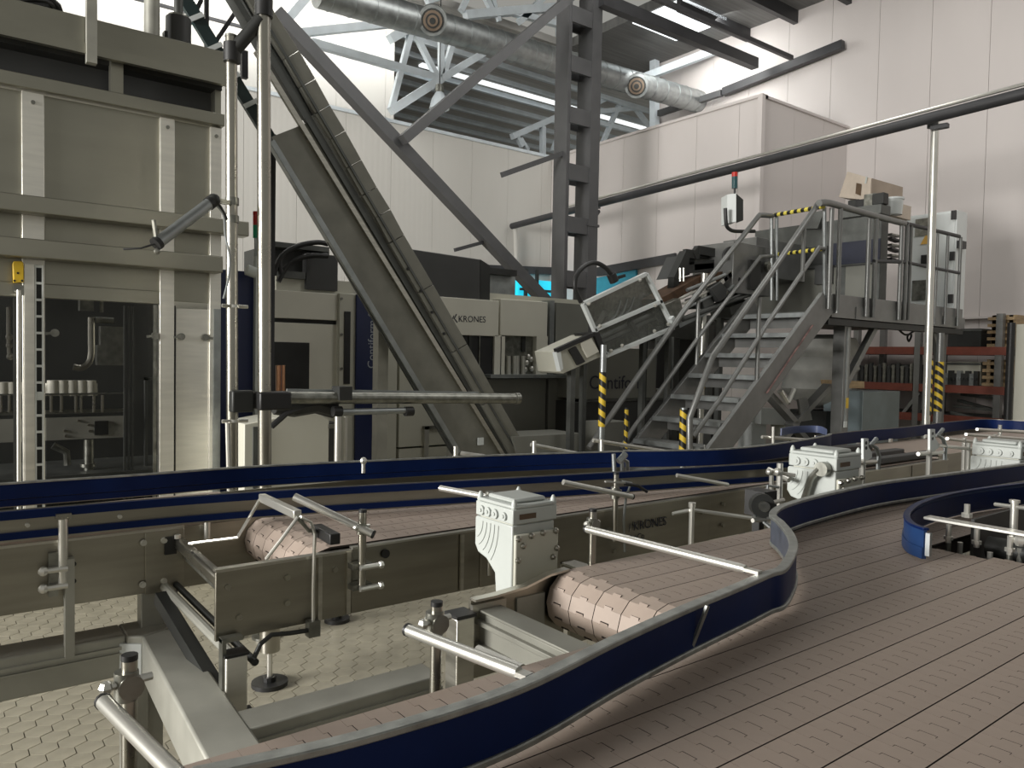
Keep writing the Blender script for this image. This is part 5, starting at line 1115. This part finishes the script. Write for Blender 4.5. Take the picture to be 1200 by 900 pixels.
# tilted guard box with clear panes
GY = 5.65
gq = lambda x, y, d=0: Y(x, y, GY + d)
TL, TR, BR, BL, ML, MR = (683, 356), (757, 321), (789, 384), (710, 417), (696, 387), (775, 353)
o = thing('guard_box', 'tilted machine guard with two clear panes in a white frame', 'guard', tuple(gq(735, 370, .2)))
for nm, a, b_ in (('frame_bar', TL, TR), ('frame_bar', TR, BR), ('frame_bar', BR, BL), ('frame_bar', BL, TL), ('frame_bar', ML, MR)): part(nm, MB().bar(gq(*a), gq(*b_), .04, .045, (0, -1, 0)), M['cabwhite'], o, .003)
for qd in ((TL, TR, MR, ML), (ML, MR, BR, BL)): part('pane', MB().prism([gq(*k, .02) for k in qd], (0, .006, 0)), M['poly'], o)
part('back_plate', MB().prism([gq(*k, .45) for k in (TL, TR, BR, BL)], (0, .03, 0)), M['nickel'], o)
for a, b_ in ((TL, TR), (BL, BR)): part('side_skin', MB().prism([gq(*a, .02), gq(*b_, .02), gq(*b_, .45), gq(*a, .45)], (0, 0, .01)), M['frost'], o)
for k in range(4): part('preform_pile', MB().tube([gq(700 + k * 14, 383 - k * 7, .3), gq(708 + k * 15, 366 - k * 7, .3), gq(720 + k * 14, 372 - k * 7, .28)], .035, 8), M['poly'], o)
for k in range(3): part('inner_hose', MB().tube(smooth([gq(712 + k * 8, 380 - k * 3, .2), gq(722 + k * 8, 368 - k * 3, .2), gq(727 + k * 8, 352 - k * 2, .2)], 3), .012, 8), M['galv'], o)
for k in range(2): part('inner_roller', MB().cyl(gq(703, 396 + k * 6, .2), gq(770, 366 + k * 6, .2), .03, 10), M['frost'], o)
part('inner_clamp', MB().bar(gq(737, 376, .15), gq(747, 392, .15), .05, .05, (0, -1, 0)), M['black'], o)
for a, s in (((690, 356), 1), ((750, 328), 1), ((783, 380), 1), ((716, 411), 1), ((729, 405), 1), ((767, 388), 1), ((703, 382), 1), ((768, 358), 1)): part('catch', MB().ball(gq(*a, -.03), .022, 6), M['bright'], o)
part('feed_hose', MB().tube(smooth([gq(681, 354), gq(674, 338), gq(676, 322), (gq(686, 311)), gq(698, 308), gq(710, 314), gq(717, 323)], 4), .024, 10), M['black'], o)
part('hose_end', MB().cyl(gq(716, 321), gq(720, 330), .05, 12).bar(gq(722, 326), gq(732, 323), .03, .03), M['black'], o)
part('stand_leg', MB().bx(gq(700, 420).x, gq(704, 420).x, GY + .2, GY + .26, 0, gq(703, 414, .2).z).bx(gq(770, 400).x, gq(774, 400).x, GY + .2, GY + .26, 0, gq(770, 390, .2).z), M['frost'], o)
o = thing('feed_motor', 'beige and black drive unit sticking out left below the guard box', 'motor', tuple(gq(680, 420)))
part('motor_body', MB().prism([gq(*k, -.02) for k in ((653, 412), (697, 392), (709, 416), (660, 438), (657, 436))], (0, .35, 0)), M['beige'], o, .006)
part('black_top', MB().bar(gq(651, 411, -.03), gq(696, 391, -.03), .04, .05, (0, -1, 0)), M['black'], o); part('black_block', MB().prism([gq(*k, -.04) for k in ((667, 410), (675, 406), (686, 424), (677, 428))], (0, .05, 0)), M['black'], o); part('light_cover', MB().prism([gq(*k, -.05) for k in ((680, 402), (693, 396), (702, 412), (689, 419))], (0, .05, 0)), M['cream'], o)
part('end_face', MB().prism([gq(*k, -.05) for k in ((652, 413), (657, 411), (660, 432), (657, 435))], (0, .06, 0)), M['cabwhite'], o); part('end_cap', MB().prism([gq(*k, -.06) for k in ((696, 390), (702, 389), (712, 415), (707, 417))], (0, .3, 0)), M['black'], o); part('foot_post', MB().bx(gq(680, 430).x - .03, gq(680, 430).x + .03, GY + .1, GY + .16, 0, gq(680, 424).z), M['frost'], o)
# roller chute up to the feeder
o = thing('roller_chute', 'sloping preform roller chute with rusty trough running up to the feeder', 'chute', tuple(gq(830, 350)))
part('gear_block', MB().prism([gq(*k) for k in ((776, 358), (797, 349), (803, 374), (788, 382))], (0, .3, 0)), M['nickel'], o, .005); part('clamp_foot', MB().bar(gq(786, 372, -.05), gq(791, 382, -.05), .06, .05, (0, -1, 0)), M['cabwhite'], o)
for a, b_, r, m_ in (((797, 350), (838, 330), .016, 'bright'), ((800, 356), (842, 335), .016, 'bright'), ((803, 362), (846, 340), .016, 'galv'), ((800, 374), (905, 335), .03, 'frost'), ((805, 340), (850, 322), .02, 'galv')): part('rail_bar', MB().cyl(gq(*a), gq(*b_), r, 10), M[m_], o)
part('support_beam', MB().bar(gq(792, 382, .05), gq(880, 338, .05), .05, .10, (0, -1, 0)), M['galv'], o)
part('rusty_trough', MB().prism([gq(*k, .1) for k in ((774, 350), (820, 324), (856, 316), (856, 326), (824, 334), (778, 358))], (0, .3, 0)), M['rust'], o)
part('motor_block', MB().prism([gq(*k, -.05) for k in ((832, 338), (845, 330), (858, 344), (843, 354))], (0, .25, 0)), M['hood'], o, .008); part('motor_block', MB().prism([gq(*k, -.0) for k in ((822, 350), (832, 346), (838, 356), (826, 362))], (0, .25, 0)), M['frost'], o, .006)
for k in range(7): a = gq(846 + k * 5, 330 - k * 5, -.02); part('fitting', MB().bar(a + V((-.05, 0, -.04)), a + V((.08, 0, .05)), .05, .03, (0, -1, 0)), M[('bright', 'black', 'nickel')[k % 3]], o)
for k in range(5): a = gq(845 + k * 7, 350 - k * 8, -.0); part('fitting', MB().cyl(a, a + V((.06, -.05, .08)), .022, 8), M[('nickel', 'galv', 'black')[k % 3]], o)
part('lower_cover', MB().prism([gq(*k, .1) for k in ((855, 360), (882, 350), (880, 375), (858, 375))], (0, .3, 0)), M['frost'], o); part('chute_leg', MB().bx(gq(860, 400).x, gq(864, 400).x, GY + .2, GY + .26, 0, gq(860, 372).z).bx(gq(800, 400).x, gq(803, 400).x, GY + .2, GY + .26, 0, gq(800, 380).z), M['frost'], o)
o = thing('cover_hood', 'open black hood frame above the roller chute', 'hood', tuple(gq(820, 330, .3)))
for a, b_, w_ in (((788, 352), (790, 325), .09), ((789, 328), (803, 297), .10), ((802, 297), (818, 299), .05), ((812, 300), (818, 293), .06), ((816, 293), (845, 298), .07), ((812, 312), (846, 308), .05), ((845, 298), (868, 301), .05), ((803, 300), (800, 322), .06), ((800, 316), (850, 312), .05)): part('hood_bar', MB().bar(gq(*a, .25), gq(*b_, .25), .10, w_, (0, -1, 0)), M['dark'], o)
part('hood_sheet', MB().prism([gq(*k, .3) for k in ((792, 326), (804, 299), (818, 299), (808, 322))], (0, .3, 0)), M['hood'], o); part('hood_sheet', MB().prism([gq(*k, .3) for k in ((813, 301), (818, 294), (846, 298), (844, 304))], (0, .3, 0)), M['hood'], o)
part('bent_pipe', MB().tube(smooth([gq(848, 304), gq(849, 296), gq(855, 291), gq(868, 289), gq(872, 290)], 3), .022, 8), M['black'], o)
part('inner_box', MB().prism([gq(*k, .2) for k in ((852, 292), (870, 290), (871, 304), (853, 306))], (0, .2, 0)), M['nickel'], o); part('hood_leg', MB().bx(gq(789, 350).x, gq(792, 350).x, GY + .4, GY + .46, 0, gq(790, 345).z), M['dark'], o)
for px in (797, 801): part('white_rod', MB().cyl(gq(px, 330, .1), gq(px, 314, .1), .012, 8), M['bright'], o)
# under the platform
c = Y(962, 480, 5.4)
def blob(pts, yy):
    b = MB(); rings = []
    for (px, py, rx, ry) in pts: rings.append([Y(px + rx * math.cos(2 * PI * k / 16), py, yy) * 1 + V((0, ry * math.sin(2 * PI * k / 16), 0)) for k in range(16)])
    fs = [(i * 16 + k, i * 16 + (k + 1) % 16, (i + 1) * 16 + (k + 1) % 16, (i + 1) * 16 + k) for i in range(len(rings) - 1) for k in range(16)]
    return b.add([p for r in rings for p in r], fs + [tuple(range(16)), tuple(range(len(rings) * 16 - 1, len(rings) * 16 - 17, -1))])
o = thing('bulk_bag', 'bulging pale bulk bag hanging under the platform beside its leg', 'bag', tuple(c))
part('bag_body', blob([(968, 392, 8, .1), (965, 397, 26, .33), (966, 410, 30, .38), (964, 418, 27, .35), (962, 432, 31, .4), (958, 442, 27, .35), (956, 455, 28, .36), (957, 468, 20, .28), (962, 478, 8, .1)], 5.4), M['bagm'], o)
part('bag_sling', MB().bar(Y(948, 398, 5.1), Y(952, 378, 5.1), .03, .03).bar(Y(984, 398, 5.1), Y(980, 378, 5.1), .03, .03), M['hood'], o); part('bag_stand', MB().bx(c.x - .3, c.x + .3, 5.15, 5.65, 0, c.z), M['dark'], o)
o = thing('cross_brace', 'dark crossed steel legs under the stair head', 'brace', tuple(Y(926, 500, 5.0)))
for a, b_, w_ in (((900, 462), (932, 497), .11), ((970, 452), (925, 500), .11), ((932, 495), (905, 530), .10), ((925, 495), (948, 520), .10)): part('brace_bar', MB().bar(Y(*a, 5.0), Y(*b_, 5.0), .06, w_, (0, -1, 0)), M['rail'], o)
part('gusset', MB().prism([Y(*k, 4.96) for k in ((936, 468), (946, 466), (952, 492), (940, 494))], (0, .03, 0)), M['rail'], o)
for a, b_ in (((914, 458), (922, 472)), ((930, 456), (923, 472))): part('bright_strut', MB().cyl(Y(*a, 4.9), Y(*b_, 4.9), .032, 8), M['bright'], o)
part('base_plate', MB().bx(Y(926, 500, 5).x - .5, Y(926, 500, 5).x + .5, 4.95, 5.05, 0, Y(926, 532, 5.0).z), M['dark'], o)
single('white_pump_body', MB().prism([Y(*k, 5.7) for k in ((892, 478), (972, 482), (972, 500), (892, 497))], (0, .4, 0)).bx(8.3, 8.6, 5.8, 6.0, 0, 1.0), M['cabwhite'], 'low white machine cover behind the crossed dark legs', 'cover')
single('perforated_crate', MB().prism([Y(*k, 5.6) for k in ((935, 500), (975, 498), (975, 512), (935, 514))], (0, .4, 0)).bx(8.9, 9.2, 5.7, 5.9, 0, .8), M['beige'], 'small beige crate low beside the platform leg', 'crate')
a, b_, cc = Y(993, 458, 4.9), Y(1052, 459, 4.9), Y(1009, 458, 4.7)
o = thing('floor_cabinet', 'blue-grey floor cabinet under the platform, right of its leg', 'cabinet', (9.2, 5.0, 0))
x0c = Y(1011, 480, 4.75).x; x1c = Y(1054, 480, 4.75).x
part('body', MB().bx(x0c, x1c, 4.75, 5.25, 0, Y(1030, 459, 4.75).z), M['hood'] if 0 else mat('cabinet_front_shaded', (.15, .18, .185), .45), o, .006)
part('lit_side', MB().bx(x0c - .012, x0c, 4.75, 5.25, 0, Y(1011, 458, 4.75).z), M['cabblue'], o)  # same cabinet in a lighter tone here, body darker: light painted in
single('timber_block', MB().prism([Y(*k, 4.8) for k in ((993, 446), (1013, 447), (1013, 455), (993, 455))], (0, .4, 0)), M['wood'], 'short block of pale timber lying on the blue-grey cabinet', 'timber')
# pallet racking along the right wall
RX = 12.6
rk = thing('pallet_rack', 'pallet rack with orange-red beams against the right wall', 'rack', (RX + .4, 5.9, 0))
yl = [X(px, 440, RX).y for px in (1003, 1075, 1170, 1192)]
zz = [X(1100, 411, RX).z, X(1100, 455, RX).z, X(1100, 490, RX).z]
for yy in yl[:3] + [yl[0] + 1.5]:
    part('upright', MB().bx(RX - .04, RX + .06, yy - .045, yy + .045, 0, zz[0] + .55), M['rail'], rk); part('upright', MB().bx(RX + .85, RX + .95, yy - .045, yy + .045, 0, zz[0] + .55), M['rail'], rk)
for z in zz:
    for a, b_ in ((yl[1], yl[0] + 1.5), (yl[3], yl[1])):
        part('rack_beam', MB().bx(RX - .05, RX, a + .05, b_ - .05, z - .06, z + .06), M['redbeam'], rk); part('rack_beam', MB().bx(RX + .9, RX + .95, a + .05, b_ - .05, z - .06, z + .06), M['redbeam'], rk)
    part('shelf_deck', MB().bx(RX, RX + .9, yl[3], yl[0] + 1.4, z + .04, z + .06), M['frost'], rk)
part('diagonal_brace', MB().bar(X(1056, 488, RX), X(1078, 460, RX), .05, .07, (-1, 0, 0)), M['rail'], rk)
rng = random.Random(3)
def rackthing(nm, lab, cat, px0, px1, z, h, m, x0=RX + .1, dx=.5, grp=None, slats=0):
    ya_, yb2 = X(px1, 430, RX).y, X(px0, 430, RX).y
    o = thing(nm, lab, cat, (x0 + dx / 2, (ya_ + yb2) / 2, z), grp)
    if slats:
        for k in range(slats): part('slat', MB().bx(x0, x0 + dx, ya_, yb2, z + h * k / slats, z + h * (k + .45) / slats), M[m], o)
        part('blocks', MB().bx(x0 + .05, x0 + dx - .05, ya_ + .04, ya_ + .14, z, z + h * .95).bx(x0 + .05, x0 + dx - .05, yb2 - .14, yb2 - .04, z, z + h * .95), M[m], o)
    else:
        part('body', MB().bx(x0, x0 + dx, ya_, yb2, z, z + h), M[m], o, .01); part('rim', MB().bx(x0 - .01, x0 + dx + .01, ya_ - .01, yb2 + .01, z + h * .86, z + h * .95), M['frost'], o)
    return o
zs = [z + .062 for z in zz]
rackthing('pallet', 'stack of pale pallets high on the rack, far right bay', 'pallet', 1152, 1168, zs[0], .5, 'wood', slats=5)
rackthing('pallet', 'shorter stack of pale pallets on the rack beam right of the last upright', 'pallet', 1172, 1184, zs[0], .5, 'wood', slats=5)
rackthing('pallet', 'yellowed stack of pallets on the middle shelf, far right bay', 'pallet', 1148, 1168, zs[1], .42, 'wood', slats=4)
rackthing('pallet', 'narrow stack of pallets on the middle shelf beyond the last upright', 'pallet', 1172, 1184, zs[1], .42, 'wood', slats=4)
rackthing('spare_part_crate', 'dark crate of spare parts on the top shelf, right of the poles', 'crate', 1106, 1145, zs[0], .28, 'dark')
rackthing('spare_part_crate', 'long pale-topped crate on the middle shelf, right of the poles', 'crate', 1106, 1146, zs[1], .36, 'beige')
rackthing('spare_part_crate', 'dark crate on the middle shelf, left of the poles', 'crate', 1040, 1070, zs[1], .3, 'dark')
ORD = 'first second third fourth fifth sixth seventh eighth ninth tenth eleventh twelfth'.split()
for k in range(12):
    y_ = X(1008 + k * 5.3, 440, RX).y; 
    b_ = MB().cyl((RX + .06, y_, zs[1]), (RX + .06, y_, zs[1] + .26 + .03 * (k % 3)), .035, 10).cyl((RX + .06, y_, zs[1] + .24), (RX + .06, y_, zs[1] + .27), .045, 10)
    single('machine_part', b_, M['nickel'] if k % 2 else M['hood'], ORD[k] + ' dark cylindrical machine part from the left on the middle rack shelf', 'machine part', 'machine parts on the middle shelf')
for k in range(8):
    y_ = X(1109 + k * 5.0, 440, RX).y
    single('machine_part', MB().bx(RX - .02, RX + .06, y_ - .03, y_ + .03, zs[1], zs[1] + .18 + .04 * (k % 2)).cyl((RX + .02, y_, zs[1] + .1), (RX - .05, y_, zs[1] + .1), .022, 8), M['galv'] if k % 3 == 0 else M['dark'], ORD[k] + ' small metal block from the left before the pale-topped crate', 'machine part', 'metal blocks before the crate')
for k in range(4):
    y0_, y1_ = X(1112, 470, RX).y, X(1170, 470, RX).y; z = zz[2] + .1 + .09 * k
    single('steel_profile', MB().bar((RX + .1 + .12 * k, y0_, z), (RX + .05, y1_, z - .12 + .1 * (k % 2)), .06, .04), M['frost'], ['lowest', 'second lowest', 'second highest', 'topmost'][k] + ' long steel profile lying on the bottom rack shelf', 'profile', 'steel profiles on the bottom shelf')
# pale partition and black post at the right edge
a = X(1189, 380, 12.0)
single('grey_screen', MB().bx(12.0, 12.06, a.y - 1.4, a.y - .02, 0, a.z), M['beige'], 'plain grey upright screen panel at the right edge, behind the rails', 'screen')
single('black_post', MB().cyl((11.95, a.y + .02, 0), (11.95, a.y + .02, a.z + .02), .05, 12), M['black'], 'black round post at the edge of the grey screen panel', 'post')
single('looped_cable', MB().tube(smooth([Y(*k, 5.2) for k in ((1052, 385), (1060, 392), (1068, 392), (1065, 400), (1064, 393), (1075, 386))], 4), .014, 8), M['black'], 'black looped cable hanging under the platform deck', 'cable')
